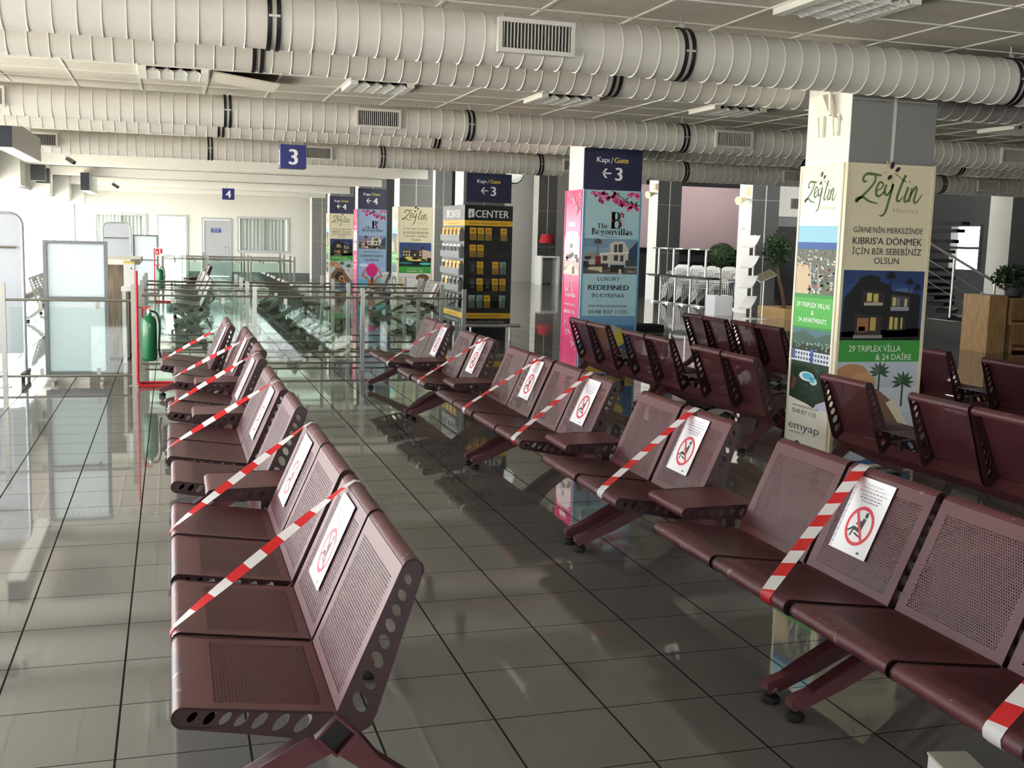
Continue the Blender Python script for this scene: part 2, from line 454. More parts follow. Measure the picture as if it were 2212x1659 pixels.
# glazed facade on the left
GY = [6.75+5.23*k for k in range(-2, 7)]          # column grid along the hall
mb = MB()
mb.box(Xw-0.12, Xw+0.02, Yn, Yf, 2.42, ZC); mb.box(Xw-0.10, Xw, 2.0, Yf, 0, 0.06); mb.box(Xw-0.12, Xw+0.02, Yn, 2.0, 0, 2.42)  # solid near stretch, out of view, added to dim the near end
struct('wall_left', mb, mat('grey_plaster', (196,197,194), 0.8, 0, 0.3, 0.05, 3))
edges = [g+0.27 for g in GY if 0 < g < Yf-1]+[Yf]; edges[0] = 2.0
for i in range(len(edges)-1):
    a, b = edges[i], edges[i+1]
    w = empty('window_%d' % (i+1), (Xw-0.05, a, 0)); w['kind'] = 'structure'
    f = MB(); n = max(2, round((b-a)/2.6))
    for j in range(n+1):
        y = a+(b-a)*j/n; hw = 0.05 if j in (0, n) else 0.035
        f.box(Xw-0.09, Xw+0.01, max(y-hw, a), min(y+hw, b), 0.06, 2.42)
    f.box(Xw-0.09, Xw+0.01, a, b, 2.36, 2.42); f.box(Xw-0.09, Xw+0.01, a, b, 0.06, 0.11)
    f.build('window_frame', M_alu, w, angle=0)
    MB().box(Xw-0.052, Xw-0.046, a+0.03, b-0.03, 0.1, 2.37).build('window_pane', M_fac, w, angle=0)

w = empty('window_31', (5.05, 18, 3.25)); w['kind'] = 'structure'  # clerestory glazing added to brighten the tall hall
f = MB()
for i in range(13): f.box(5.02, 5.10, 17.96+1.79*i, 18.04+1.79*i, 3.25, 4.45)
f.build('window_frame', M_alu, w, angle=0); MB().box(5.058, 5.064, 18.0, Yf, 3.25, 4.45).build('window_pane', M_fac, w, angle=0)

w = empty('window_33', (11, 17.9, 3.25)); w['kind'] = 'structure'  # another added clerestory, to throw daylight on the pink wall
f = MB()
for i in range(8): f.box(5.2+1.75*i, 5.28+1.75*i, 17.83, 17.91, 3.25, 4.45)
f.build('window_frame', M_alu, w, angle=0); MB().box(5.2, Xr, 17.868, 17.874, 3.25, 4.45).build('window_pane', M_fac, w, angle=0)

M_opal = frosted_material('added_opal_skylight', 0.35, (200,200,196))  # opal skylights added to brighten the far gate area
for k, (a, b) in enumerate(SKY):
    w = empty('window_%d' % (34+k), (1.0, a, ZC)); w['kind'] = 'structure'
    for x0, x1 in ((-2.2, 0.75), (1.25, 4.2)): MB().box(x0, x1, a, b, ZC+0.1, ZC+0.11).build('added_opal_pane', M_opal, w, angle=0)

# far wall of the low hall with door, doorway and two windows
mb = MB()
def wall_cut(mb, x0, x1, z1, y0, y1, holes):
    xs = x0
    for (a, b, c, d) in sorted(holes):
        mb.box(xs, a, y0, y1, 0, z1)
        if c > 0: mb.box(a, b, y0, y1, 0, c)
        mb.box(a, b, y0, y1, d, z1); xs = b
    mb.box(xs, x1, y0, y1, 0, z1)
D1 = (-0.36, 0.49, 0, 1.99); W1 = (-2.40, -0.83, 0.85, 1.99)
wall_cut(mb, Xw-0.1, 5.2, ZC, Yf, Yf+0.2, [W1, D1, (1.09, 1.94, 0, 1.93), (2.27, 3.90, 0.93, 2.0)])
struct('wall_back', mb, M_white)
def frame(name, x0, x1, z0, z1, w=0.075, y=Yf, bottom=True):
    o = empty(name, ((x0+x1)/2, y, z0)); o['kind'] = 'structure'
    f = MB(); f.box(x0-w, x0, y-0.05, y+0.12, z0-(w if bottom else 0), z1+w); f.box(x1, x1+w, y-0.05, y+0.12, z0-(w if bottom else 0), z1+w)
    f.box(x0, x1, y-0.05, y+0.12, z1, z1+w)
    if bottom: f.box(x0, x1, y-0.05, y+0.12, z0-w, z0)
    f.build('frame', M_greyfr, o, angle=0); return o
d = frame('door_1', *D1, bottom=False)
MB().obox((0.40, Yf+0.42, 0.99), (0.03, 0.40, 0), (0.02, -0.002, 0), (0, 0, 0.98)).build('door_leaf', M_white, d, angle=0)
d = frame('door_2', 1.09, 1.94, 0, 1.93, bottom=False)
leaf = MB().box(1.095, 1.935, Yf-0.01, Yf+0.04, 0.01, 1.925).build('door_leaf', mat('grey_door_paint', (190,194,196), 0.5), d, angle=0)
h = MB(); h.box(1.84, 1.88, Yf-0.025, Yf-0.01, 0.9, 1.12); h.tube([(1.86, Yf-0.02, 1.02), (1.86, Yf-0.06, 1.02), (1.73, Yf-0.06, 1.02)], 0.012, 8); h.build('door_handle', M_steel, leaf, origin=tuple(d.location))
pr = Print((0,Yf-0.012,0), (1,0,0), (0,0,1), (0,-1,0), 0.002)
pr.rect(1.33, 1.50, 1.66, 1.645, (38,58,150)); pr.text('GİRİLMEZ', 1.495, 1.585, 0.042, (240,240,245), 2, bold=0.01, width=0.27); pr.text('NO ENTRY', 1.495, 1.522, 0.035, (240,240,245), 2, bold=0.01, width=0.24)
pr.mb.build('door_sign', pr.mats, leaf, origin=tuple(d.location), angle=0)
M_curt = mat('pale_grey_curtain', (222,226,218), 0.7, 0, 0.3)
for k, (x0, x1, z0, z1) in enumerate((W1, (2.27, 3.90, 0.93, 2.0))):
    o = frame('window_%d' % (20+k), x0, x1, z0, z1)
    xm = (x0+x1)/2
    MB().box(xm-0.03, xm+0.03, Yf-0.04, Yf+0.06, z0, z1).build('mullion', M_greyfr, o, angle=0)
    c = MB(); n = 90; i0 = 0
    for i in range(n+1):
        x = x0+0.02+(x1-x0-0.04)*i/n; y = Yf+0.05+0.018*math.sin(i*0.9)+0.01*math.sin(i*0.37)
        c.v += [(x, y, z0), (x, y, z1)]
        if i: c.face((2*i-2, 2*i, 2*i+1, 2*i-1))
    c.build('curtain', M_curt, o)
    MB().box(x0, x1, Yf+0.0, Yf+0.006, z0, z1).build('window_pane', M_fac, o, angle=0)
mb = MB()
for a, b in ((Xw+0.05, -0.45), (0.58, 1.0), (2.03, 5.2)): mb.box(a, b, Yf-0.015, Yf, 0, 0.16)
struct('baseboard_back', mb, mat('grey_skirting', (112,120,120), 0.5))

# walls of the dark right-hand hall and behind the camera
mb = MB(); mb.box(Xw-0.1, -2.0, Yn-0.2, Yn, 0, ZC); mb.box(-2.0, 10.0, Yn-0.2, Yn, 0, 0.9); mb.box(-2.0, 10.0, Yn-0.2, Yn, 2.6, ZC); mb.box(10.0, Xr+0.2, Yn-0.2, Yn, 0, ZC)
struct('wall_front', mb, M_white)
w = empty('window_32', (4.0, Yn-0.1, 0.9)); w['kind'] = 'structure'  # unseen window added behind the camera to light surfaces facing it
f = MB()
for i in range(7): f.box(-2.0+1.99*i, -1.94+1.99*i, Yn-0.14, Yn-0.04, 0.9, 2.6)
f.build('window_frame', M_alu, w, angle=0); MB().box(-1.95, 9.95, Yn-0.103, Yn-0.097, 0.9, 2.6).build('window_pane', M_fac, w, angle=0)
mb = MB()
mb.box(Xr, Xr+0.2, Yn, 20.9, 0, ZH); mb.box(Xr, Xr+0.2, 20.9, 21.9, 0, 1.15); mb.box(Xr, Xr+0.2, 20.9, 21.9, 2.15, ZH); mb.box(Xr, Xr+0.2, 21.9, Yf+0.2, 0, ZH)
struct('wall_right', mb, M_dark)
w = empty('window_30', (Xr, 21.4, 1.15)); w['kind'] = 'structure'
f = MB(); f.box(Xr-0.03, Xr+0.1, 20.86, 20.92, 1.12, 2.18); f.box(Xr-0.03, Xr+0.1, 21.88, 21.94, 1.12, 2.18); f.box(Xr-0.03, Xr+0.1, 20.92, 21.88, 1.10, 1.16); f.box(Xr-0.03, Xr+0.1, 20.92, 21.88, 2.14, 2.2); f.box(Xr-0.02, Xr+0.08, 20.92, 21.88, 1.62, 1.68)
f.build('window_frame', M_dark, w, angle=0)
mb = MB(); mb.box(5.2, 10.6, Yf, Yf+0.2, 0, ZH); struct('wall_back_dark', mb, M_dark)
mb = MB(); mb.box(10.6, Xr, Yf, Yf+0.2, 0, ZH); struct('wall_back_pale', mb, mat('pale_wall_paint', (205,202,194), 0.7, 0, 0.3, 0.03, 3))
mb = MB(); mb.box(13.2, 17.4, 31.0, 31.2, 1.42, 3.30); struct('wall_pink', mb, mat('pink_grey_wall_paint', (196,180,180), 0.7, 0, 0.3, 0.04, 2))
mb = MB(); mb.box(13.2, 17.4, 31.2, 31.4, 0, 3.30); struct('wall_partition', mb, M_dark)
mb = MB(); mb.box(13.9, 17.4, 24.0, 24.5, 2.29, 3.05); struct('wall_bulkhead', mb, M_white)
mb = MB(); mb.box(13.9, 17.4, 24.05, 24.5, 2.05, 2.29); struct('trim_2', mb, M_clad)
mb = MB(); mb.box(15.0, 17.4, 24.1, 24.4, 0, 2.05); struct('wall_shopfront', mb, mat('black_shopfront', (22,22,23), 0.3, 0, 0.5))
lv = thing('wall_louvre', 'grey ventilation louvre high in the white bulkhead behind the nearest column', 'vent', (14.75, 23.99, 2.6))
MB().box(14.45, 15.3, 23.96, 24.0, 2.49, 2.73).build('louvre_frame', mat('grey_louvre', (120,120,115), 0.5), lv, angle=0)
f = MB()
for i in range(8): f.box(14.48, 15.27, 23.95, 23.965, 2.51+0.026*i, 2.522+0.026*i)
f.build('louvre_blades', mat('dark_louvre', (84,84,80), 0.5), lv, angle=0)

# columns
M_clad_shade = mat('shaded_grey_column_cladding', (78,79,78), 0.45, 0, 0.4, 0.03, 4)  # same grey cladding, darkened in colour for the dim right-hand hall
def column(x0, y0, w=0.69, d=0.55, z=ZC, clad=None):
    m = MB(); m.box(x0, x0+w, y0, y0+d, 0, z, 0)
    # white skin over the left side face
    m.box(x0-0.004, x0, y0+0.004, y0+d-0.002, 0, z, 1)
    m.box(x0+w/2-0.012, x0+w/2+0.012, y0-0.004, y0, 0, z, 2)
    m.box(x0-0.002, x0+w+0.002, y0-0.003, y0, 1.30, 1.308, 2); m.box(x0-0.002, x0+w+0.002, y0-0.003, y0, 2.60, 2.606, 2)
    return struct('column', m, [clad or M_clad, M_white, mat('pale_joint_strip', (205,203,196), 0.5)])
CY = [6.75, 12.17, 17.36, 22.48, 27.68, 32.88, 38.2]
CX = [4.50, 4.61, 4.50, 4.48, 4.49, 4.49, 4.60]
for x, y in zip(CX, CY): column(x, y)
for y in (1.55, -3.65): column(4.5, y)
for y in (17.5, 22.75, 27.9, 33.1, 38.2): column(12.7, y, 0.70, 0.6, ZH if y > 17.9 else ZC, M_clad_shade)
column(15.15, 17.3, 1.2, 0.6, ZC); column(8.9, 38.3, 0.6, 0.6, ZH)
# beams crossing the gate area
for i, (y, zb) in enumerate(((22.48, 2.73), (27.68, 2.76), (32.88, 2.74), (38.2, 2.76))):
    m = MB(); m.box(Xw+0.02, 5.06, y-0.02, y+0.5, zb, ZC-0.008); m.box(Xw+0.02, Xw+0.42, y-0.1, y+0.6, 2.3, ZC-0.008)
    struct('trim_%d' % (5+i), m, M_white)

# ================================================================== benches
MAROON = (88,42,48)
M_mar = mat('maroon_paint', MAROON, 0.44, 0.0, 0.5)
paint_wear(NT(M_mar), M_mar.node_tree.nodes['Principled BSDF'], MAROON)
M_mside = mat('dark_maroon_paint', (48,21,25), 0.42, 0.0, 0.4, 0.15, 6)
M_silv = mat('silver_grey_paint', (150,148,140), 0.35, 0.5, 0.5)
W_S, GAP = 0.545, 0.022
# side outlines (x from the front edge to the back, z up)
SEAT_OUT = [(x, z) for x, z in arc(0.020, 0.3600, 0.0295, 95, 262, 9)]+[(0.17,0.302),(0.302,0.275),(0.335,0.274),(0.352,0.283),(0.402,0.331),(0.396,0.338),(0.20,0.364)]
BACK_OUT = [(0.410,0.334)]+[(0.574,0.712)]+[(x, z) for x, z in arc(0.603, 0.7075, 0.0305, 160, -30, 10)]+[(0.617,0.655),(0.513,0.325),(0.496,0.288),(0.468,0.273)]
SEAT_H = [(0.042,0.361,.017,.0085),(0.084,0.354,.021,.0100),(0.123,0.348,.022,.0100),(0.163,0.341,.025,.0110),(0.208,0.333,.028,.0120),(0.262,0.323,.030,.0130),(0.318,0.314,.032,.0140)]
BACK_H = [(0.590,0.683,.014,.0085),(0.575,0.641,.0155,.0095),(0.560,0.602,.0165,.010),(0.545,0.561,.0185,.011),(0.529,0.518,.020,.012),(0.511,0.470,.0225,.0135),(0.490,0.416,.025,.0145),(0.467,0.357,.028,.016)]
seat_holes = [ellipse(x, z, a, b, math.radians(46), 12) for x, z, a, b in SEAT_H]
back_holes = [ellipse(x, z, a*1.12, b*1.1, math.radians(112), 12) for x, z, a, b in BACK_H]
SEAT_TOP = [(0.10,0.3245),(0.045,0.3305)]+[(x, z) for x, z in arc(0.020, 0.3600, 0.0275, 262, 95, 12)]+[(0.10,0.3745),(0.20,0.3615),(0.30,0.3490),(0.402,0.3365)]
BACK_TOP = [(0.406,0.3365),(0.49,0.528),(0.5745,0.7205)]+[(x, z) for x, z in arc(0.6025, 0.7075, 0.0290, 152, -40, 12)]
def plate(prof, w, th=0.0038, shade_backed=False):
    """bent sheet: profile swept across the seat, UV in metres, both skins and rims"""
    m = MB(); n = len(prof); L = [0.0]
    for i in range(1, n): L.append(L[-1]+math.dist(prof[i-1], prof[i]))
    nr = []
    for i in range(n):
        a, b = prof[max(i-1,0)], prof[min(i+1,n-1)]; dx, dz = b[0]-a[0], b[1]-a[1]; d = math.hypot(dx, dz); nr.append((dz/d, -dx/d))
    for sgn in (0, 1):
        for (x, z), (nx, nz) in zip(prof, nr):
            for y in (0, w): m.v.append((x+sgn*th*nx, y, z+sgn*th*nz))
    o = 2*n
    for i in range(n-1):
        a = 2*i; q = [(0, L[i]), (w, L[i]), (w, L[i+1]), (0, L[i+1])]
        m.face((a, a+1, a+3, a+2), 0, q); m.face((o+a+2, o+a+3, o+a+1, o+a), 1 if shade_backed else 0, [q[3], q[2], q[1], q[0]])
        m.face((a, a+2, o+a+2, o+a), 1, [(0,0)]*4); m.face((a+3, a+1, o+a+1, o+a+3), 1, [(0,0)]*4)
    e = 2*(n-1)
    m.face((1, 0, o, o+1), 1, [(0,0)]*4); m.face((e, e+1, o+e+1, o+e), 1, [(0,0)]*4)
    return m, L
fy = lambda x, z, t: (x, t, z)
WP = W_S-GAP
_, LS = plate(SEAT_TOP, WP); _, LB = plate(BACK_TOP, WP)
vs0 = LS[-4]-0.005; vs1 = LS[-1]-0.030; vb0 = 0.028; vb1 = LB[2]-0.045
PER = {'m': (perforated('maroon_perforated_seat', MAROON, 0.045, WP-0.045, vs0, vs1), perforated('maroon_perforated_back', MAROON, 0.045, WP-0.045, vb0, vb1)),
       's': (perforated('silver_perforated_seat', (150,148,140), 0.045, WP-0.045, vs0, vs1, metal=0.5, wear=False), perforated('silver_perforated_back', (150,148,140), 0.045, WP-0.045, vb0, vb1, metal=0.5, wear=False))}
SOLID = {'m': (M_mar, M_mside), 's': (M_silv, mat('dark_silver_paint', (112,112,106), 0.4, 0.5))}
MESH = {}
def leg_mesh(side, fx=0.0):
    m = MB()
    if side == 'front':
        P = [(0.352,0.270),(0.240,0.206),(0.05+fx,0.104),(-0.012+fx,0.086),(-0.029+fx,0.074),(-0.029+fx,0.052),(-0.012+fx,0.045),(0.023+fx,0.046),(0.16+fx/2,0.098),(0.31,0.166),(0.408,0.208)]
    else:
        P = [(0.464,0.262),(0.526,0.180),(0.640,0.092),(0.672,0.084),(0.684,0.070),(0.682,0.052),(0.664,0.045),(0.630,0.048),(0.52,0.118),(0.408,0.205)]
    m.prism(P, fy, -0.022, 0.022, 0)
    # raised rim flanges of the cast leg
    n = len(P)//2
    m.prism([P[0], P[1], P[2], (P[2][0], P[2][1]-0.008), (P[1][0], P[1][1]-0.010), (P[0][0], P[0][1]-0.012)], fy, -0.027, 0.027, 0)
    return m
def foot_mesh(x):
    m = MB(); m.lathe((x, 0, 0), [(0.018,0),(0.029,0.003),(0.033,0.012),(0.032,0.022),(0.024,0.031),(0.013,0.034)], 16, 0)
    m.lathe((x, 0, 0), [(0.010,0.033),(0.010,0.05)], 10, 1); return m
def bench_meshes(p):
    if p in MESH: return MESH[p]
    a, b = SOLID[p]; d = {}
    m, _ = plate(SEAT_TOP, WP, shade_backed=True); d['seat'] = m.mesh('seat', [PER[p][0], b])  # underside closed and dark so the seat holes look shaded
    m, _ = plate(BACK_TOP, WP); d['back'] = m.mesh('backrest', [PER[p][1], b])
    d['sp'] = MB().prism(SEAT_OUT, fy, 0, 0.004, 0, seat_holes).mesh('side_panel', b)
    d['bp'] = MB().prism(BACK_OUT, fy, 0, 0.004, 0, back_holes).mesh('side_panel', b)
    d['lf'] = leg_mesh('front').mesh('front_leg', a); d['lf2'] = leg_mesh('front', .06).mesh('front_leg', a); d['ff2'] = foot_mesh(0.058).mesh('foot', [M_black, a]); d['lr'] = leg_mesh('rear').mesh('rear_leg', a)
    d['ff'] = foot_mesh(-0.002).mesh('foot', [M_black, a]); d['fr'] = foot_mesh(0.66).mesh('foot', [M_black, a])
    TP = [(0.19,0.378),(0.165,0.380)]+arc(0.166, 0.4045, 0.0245, 265, 95, 9)+[(0.30,0.4305),(0.42,0.432),(0.515,0.433)]
    tw = 0.36
    m, _ = plate(TP, tw); d['table'] = m.mesh('table_top', [a, b])
    TS = arc(0.168, 0.4045, 0.0262, 95, 265, 8)+[(0.30,0.374),(0.44,0.366),(0.49,0.372),(0.522,0.432),(0.42,0.434)]
    th = [ellipse(x, 0.402, r, r*.62, math.radians(55), 10) for x, r in ((.19,.012),(.235,.014),(.285,.015),(.335,.017),(.385,.018),(.435,.018))]
    d['tp'] = MB().prism(TS, fy, 0, 0.004, 0, th).mesh('side_panel', b)
    d['tb'] = MB().box(0.385, 0.43, 0.05, 0.09, 0.30, 0.372).mesh('bracket', b, angle=0)
    MESH[p] = d; return d
def beam_mesh(L, p):
    m = MB(); c = [(.405,.330),(.462,.273),(.406,.212),(.349,.269)]; q = [(.405,.320),(.453,.272),(.406,.221),(.358,.270)]
    m.prism(c, fy, 0.004, L-0.004, 0, [q])
    m.prism(q, fy, 0.03, 0.034, 1); m.prism(q, fy, L-0.034, L-0.03, 1)
    return m.mesh('beam', [SOLID[p][0], M_black], angle=20)
T_W = 0.40
def bench(x0, y0, pat, label, group, p='m', flip=False, legs=None, name='beam_bench'):
    """x0: line of the front edges; y0: near end (far end when flipped)"""
    t = thing(name, label, 'bench', (x0, y0, 0), PI if flip else 0, group)
    d = bench_meshes(p); y = 0.0; spans = []
    L = sum(W_S if ch == 'S' else T_W for ch in pat)
    key = ('beam', round(L, 3), p)
    if key not in MESH: MESH[key] = beam_mesh(L, p)
    inst('beam', MESH[key], t)
    for ch in pat:
        if ch == 'S':
            g = GAP/2
            s = inst('seat', d['seat'], t, (0, y+g, 0)); b = inst('backrest', d['back'], t, (0, y+g, 0))
            for part, me in ((s, d['sp']), (b, d['bp'])):
                inst('side_panel', me, part, (0, 0.0, 0)); inst('side_panel', me, part, (0, WP-0.004, 0))
            spans.append((y, y+W_S)); y += W_S
        else:
            tb = inst('side_table', d['table'], t, (0, y+0.02, 0))
            inst('side_panel', d['tp'], tb, (0, 0, 0)); inst('side_panel', d['tp'], tb, (0, 0.356, 0)); inst('bracket', d['tb'], tb); inst('bracket', d['tb'], tb, (0, 0.22, 0))
            y += T_W
    for yy, short in (legs or ((0.07, 0), (L-0.07, 0))):
        f = inst('front_leg', d['lf2' if short else 'lf'], t, (0, yy, 0)); inst('foot', d['ff2' if short else 'ff'], f)
        r = inst('rear_leg', d['lr'], t, (0, yy, 0)); inst('foot', d['fr'], r)
    return t

GL, GR, GM, GN, GS = 'maroon benches in the left row', 'maroon benches in the middle row', 'maroon benches seen from behind', 'maroon benches in the far right row', 'silver benches beyond the glass barriers'
bench(-0.005, 2.74, 'SS', 'maroon perforated steel two-seat bench at the near end of the left row', GL, legs=((0.07,0),(1.02,1)))
bench(-0.005, 3.87, 'SSTS', 'maroon bench with low side table, second from the camera in the left row', GL, legs=((0.07,1),(1.965,1)))
bench(-0.025, 5.975, 'SSTS', 'maroon bench in the middle of the left row, third from the camera', GL, legs=((0.07,1),(1.765,0)))
bench(0.02, 8.03, 'STSS', 'maroon bench fourth from the camera in the left row, before the short last one', GL, legs=((0.07,1),(1.9,1)))
bench(-0.09, 10.085, 'SS', 'short maroon bench ending the left row beside the green fire extinguisher', GL, legs=((0.07,1),(0.79,0)))
bench(1.985, 1.11, 'STSS', 'large maroon bench in the bottom right corner with tape at the frame edge', GR)
bench(1.98, 3.155, 'SSTS', 'maroon bench of the middle row with teal worn paint, second from camera', GR)
bench(1.98, 5.20, 'STSS', 'maroon bench of the middle row, third from the camera', GR)
bench(1.975, 7.245, 'SSTS', 'maroon bench of the middle row, fourth from camera, near the brochure stand', GR)
bench(1.965, 9.29, 'STSS', 'farthest maroon bench of the middle row, next to the glass barrier', GR)
bench(4.82, 11.42, 'SSTS', 'maroon bench seen from behind, in front of the pink and blue advert column', GM, flip=True)
bench(4.82, 9.375, 'STSS', 'maroon bench seen from behind, ending just left of the cream advert column', GM, flip=True)
bench(4.82, 6.47, 'STSS', 'maroon bench seen from behind in front of the nearest column', GM, flip=True)
bench(6.62, 12.30, 'SS', 'short maroon bench seen from behind, farthest of the far right row', GN, flip=True)
bench(6.68, 11.20, 'SSTS', 'maroon bench of the far right row partly hidden by the nearest column', GN, flip=True)
bench(6.86, 8.82, 'SSTS', 'maroon bench of the far right row, right of the nearest column', GN, flip=True)
bench(0.06, 18.85, 'SSTS', 'silver bench with its end towards us, facing left behind the glass barriers', GS, 's')
bench(0.06, 20.90, 'SSTS', 'silver bench facing left behind the barriers, middle of its row of three', GS, 's')
bench(0.06, 22.95, 'SSTS', 'silver bench facing left behind the barriers, farthest of its row', GS, 's')
bench(2.52, 20.22, 'SSTS', 'silver bench facing right behind the glass, nearest of its row', GS, 's', True)
bench(2.50, 22.28, 'SSTS', 'silver bench facing right behind the glass, middle of its row', GS, 's', True)
bench(2.48, 24.34, 'SSTS', 'silver bench facing right behind the glass, farthest of its row', GS, 's', True)
bench(-1.60, 21.62, 'SSTS', 'silver bench by the windows half hidden by the frosted screen', GS, 's', True)
bench(4.20, 19.88, 'SSTS', 'silver taped bench between barrier end and brochure stand', GS, 's')
bench(4.17, 23.45, 'SSTS', 'silver taped bench farther back beside the hat advert column', GS, 's')
bench(0.30, 27.0, 'SSTS', 'dark maroon bench far off behind the second glass barriers', None, 'm')

# ---- no-sitting notices taped to the backrests
bk = Vector((0.172, 0, 0.392)).normalized()
def notice(x0, y, label, group, first=[None]):
    base = Vector((x0+0.404+0.4017*0.255-0.9157*0.005, y, 0.336+0.9157*0.255+0.4017*0.005))
    if first[0] is None:
        t = thing('notice_sheet', label, 'notice', base, 0, group)
        ex, ey = Vector((0,-1,0)), bk; en = ex.cross(ey)
        def pp(nm, P): P.mb.build(nm, P.mats, t, angle=0)
        m = MB(); m.obox(base, ex*0.105, ey*0.1485, en*0.0006); m.build('sheet', mat('white_paper', (244,244,246), 0.35, 0, 0.5), t, angle=0)
        P = Print(base, ex, ey, en, 0.0004)
        m = MB(); m.obox(base-ex*0.113, ex*0.010, ey*0.1485, en*0.0005); m.build('punched_strip', mat('clear_plastic_sleeve', (216,218,226), 0.2), t, angle=0)
        for k in range(11): P.ell(-0.113, -0.125+0.025*k, 0.0026, 0.0026, (30,30,34), 3, n=8)
        P.ring(0, -0.035, 0.078, 0.078, 0.014, (222,62,72), 3)
        P.poly([(-0.052,0.020),(-0.042,0.028),(0.052,-0.090),(0.042,-0.098)], (222,62,72), 4)
        bl = (44,46,52)
        P.ell(0.018, 0.012, 0.0095, 0.0115, bl, 3); P.poly([(0.006,-0.001),(0.024,-0.003),(0.023,-0.02),(0.017,-0.058),(0.002,-0.055),(0.001,-0.03)], bl, 3)
        P.poly([(0.003,-0.044),(-0.030,-0.040),(-0.058,-0.062),(-0.054,-0.068),(-0.030,-0.052),(0.010,-0.060)], bl, 3)
        P.poly([(-0.030,-0.048),(-0.020,-0.05),(-0.030,-0.082),(-0.038,-0.081)], bl, 3)
        P.poly([(0.006,-0.022),(-0.020,-0.034),(-0.024,-0.028),(0.0,-0.012)], bl, 3)
        P.poly([(-0.014,-0.062),(0.040,-0.074),(0.039,-0.081),(-0.015,-0.069)], bl, 3)
        pp('symbol', P)
        P = Print(base, ex, ey, en, 0.0004); g = (196,196,204)
        rr = random.Random(3)
        for (v, w, gg) in ((0.125,.05,g),(0.112,.07,g),(0.098,.082,(170,170,178)),(0.084,.062,(178,178,186)),(0.072,.066,(150,150,158)),(0.060,.05,(150,150,158))):
            u = -w
            while u < w:
                q = rr.uniform(.008,.02); P.rect(u, v-0.0028, min(u+q, w), v+0.0028, gg, 3); u += q+0.005
        P.rect(0.045, -0.136, 0.062, -0.128, (90,90,96), 3)
        pp('faded_text', P)
        first[0] = t; return t
    c = copy_tree(first[0]); c.location = base; tag(c, label, 'notice', group); return c
NG1, NG2 = 'no sitting notices on the left row', 'no sitting notices on the middle row'
for x0, y, lab in ((-0.005,3.555,'white no-sitting notice on the nearest taped backrest of the left row'),(-0.005,4.685,'no-sitting notice on the left row backrest just before the nearest side table'),
    (-0.025,6.245,'no-sitting notice on the left row, third notice from the camera'),(-0.025,7.735,'no-sitting notice on the left row, fourth notice from the camera'),
    (0.02,9.245,'no-sitting notice on the left row, second from the far end'),(-0.09,10.35,'no-sitting notice on the last short bench of the left row')): notice(x0, y, lab, NG1)
for x0, y, lab in ((1.98,3.475,'largest no-sitting notice, on the right beside the widest tape'),(1.98,4.955,'no-sitting notice on the middle row, second nearest the camera'),
    (1.98,6.41,'no-sitting notice on the middle row, third from the camera'),(1.975,7.50,'no-sitting notice on the middle row, fourth from the camera'),
    (1.975,9.03,'no-sitting notice on the middle row, second from the far end'),(1.965,10.37,'no-sitting notice on the middle row bench farthest from the camera')): notice(x0, y, lab, NG2)
for y, lab in ((20.2,'small distant notice on the silver bench beside the brochure stand'),(23.75,'tiny distant notice on the far silver bench beside the column')): notice(4.19, y, lab, 'notices on the silver benches')

# ---- red and white tape from each backrest top down to the seat front
M_tape = stripes_material()
def tape(x0, yt, yn, label, group, w=0.062, sag=0.0, twist=0.0, ph=0.0):
    m = MB(); pts = []
    pts.append((x0+0.634, yt, 0.665)); pts.append((x0+0.636, yt, 0.700))
    for a in (20, 60, 100, 140): pts.append((x0+0.6025+0.0335*math.cos(math.radians(a)), yt, 0.7075+0.0335*math.sin(math.radians(a))))
    A = Vector((x0+0.58, yt, 0.735)); B = Vector((x0+0.004, yn, 0.392))
    for i in range(1, 12):
        t = i/12; q = A.lerp(B, t); q.z -= sag*4*t*(1-t); pts.append(tuple(q))
    for a in (130, 170, 210, 250): pts.append((x0+0.020+0.0325*math.cos(math.radians(a)), yn, 0.36+0.0325*math.sin(math.radians(a))))
    pts.append((x0+0.03, yn-0.01, 0.318))
    n = len(pts); L = ph
    for i, p in enumerate(pts):
        t = min(max((i-6)/11, 0), 1); ang = twist*math.sin(PI*t)
        d = (Vector(pts[min(i+1,n-1)])-Vector(pts[max(i-1,0)])).normalized()
        wv = Vector((0,1,0)); wv = (wv-d*wv.dot(d)).normalized(); nv = d.cross(wv)
        wd = (wv*math.cos(ang)+nv*math.sin(ang))*w/2
        for k in (-1, 1): m.v.append(tuple(Vector(p)+k*wd))
        if i:
            dl = math.dist(pts[i-1], p)
            m.face((2*i-2, 2*i-1, 2*i+1, 2*i), 0, [(0,L),(1,L),(1,L+dl),(0,L+dl)]); L += dl
    o = m.build('barrier_tape', M_tape, origin=(x0+0.3, (yt+yn)/2, 0.55), angle=60)
    return tag(o, label, 'tape', group)
TG1, TG2 = 'red and white tapes across the left row', 'red and white tapes across the middle row'
for a in ((-0.005,3.69,3.36,'red and white tape across the nearest pair of seats of the left row'),(-0.005,4.90,4.53,'red and white tape above the nearest side table of the left row'),
    (-0.025,6.34,6.26,'red and white tape on the left row, third from the camera'),(-0.025,7.85,7.74,'thin pinkish tape on the left row, fourth from the camera'),
    (0.02,9.05,9.33,'broad red and white tape on the left row, second from the far end'),(-0.09,10.42,10.5,'farthest red and white tape of the left row, by the fire extinguisher')):
    tape(*a, TG1, w=0.036, twist=-0.75)
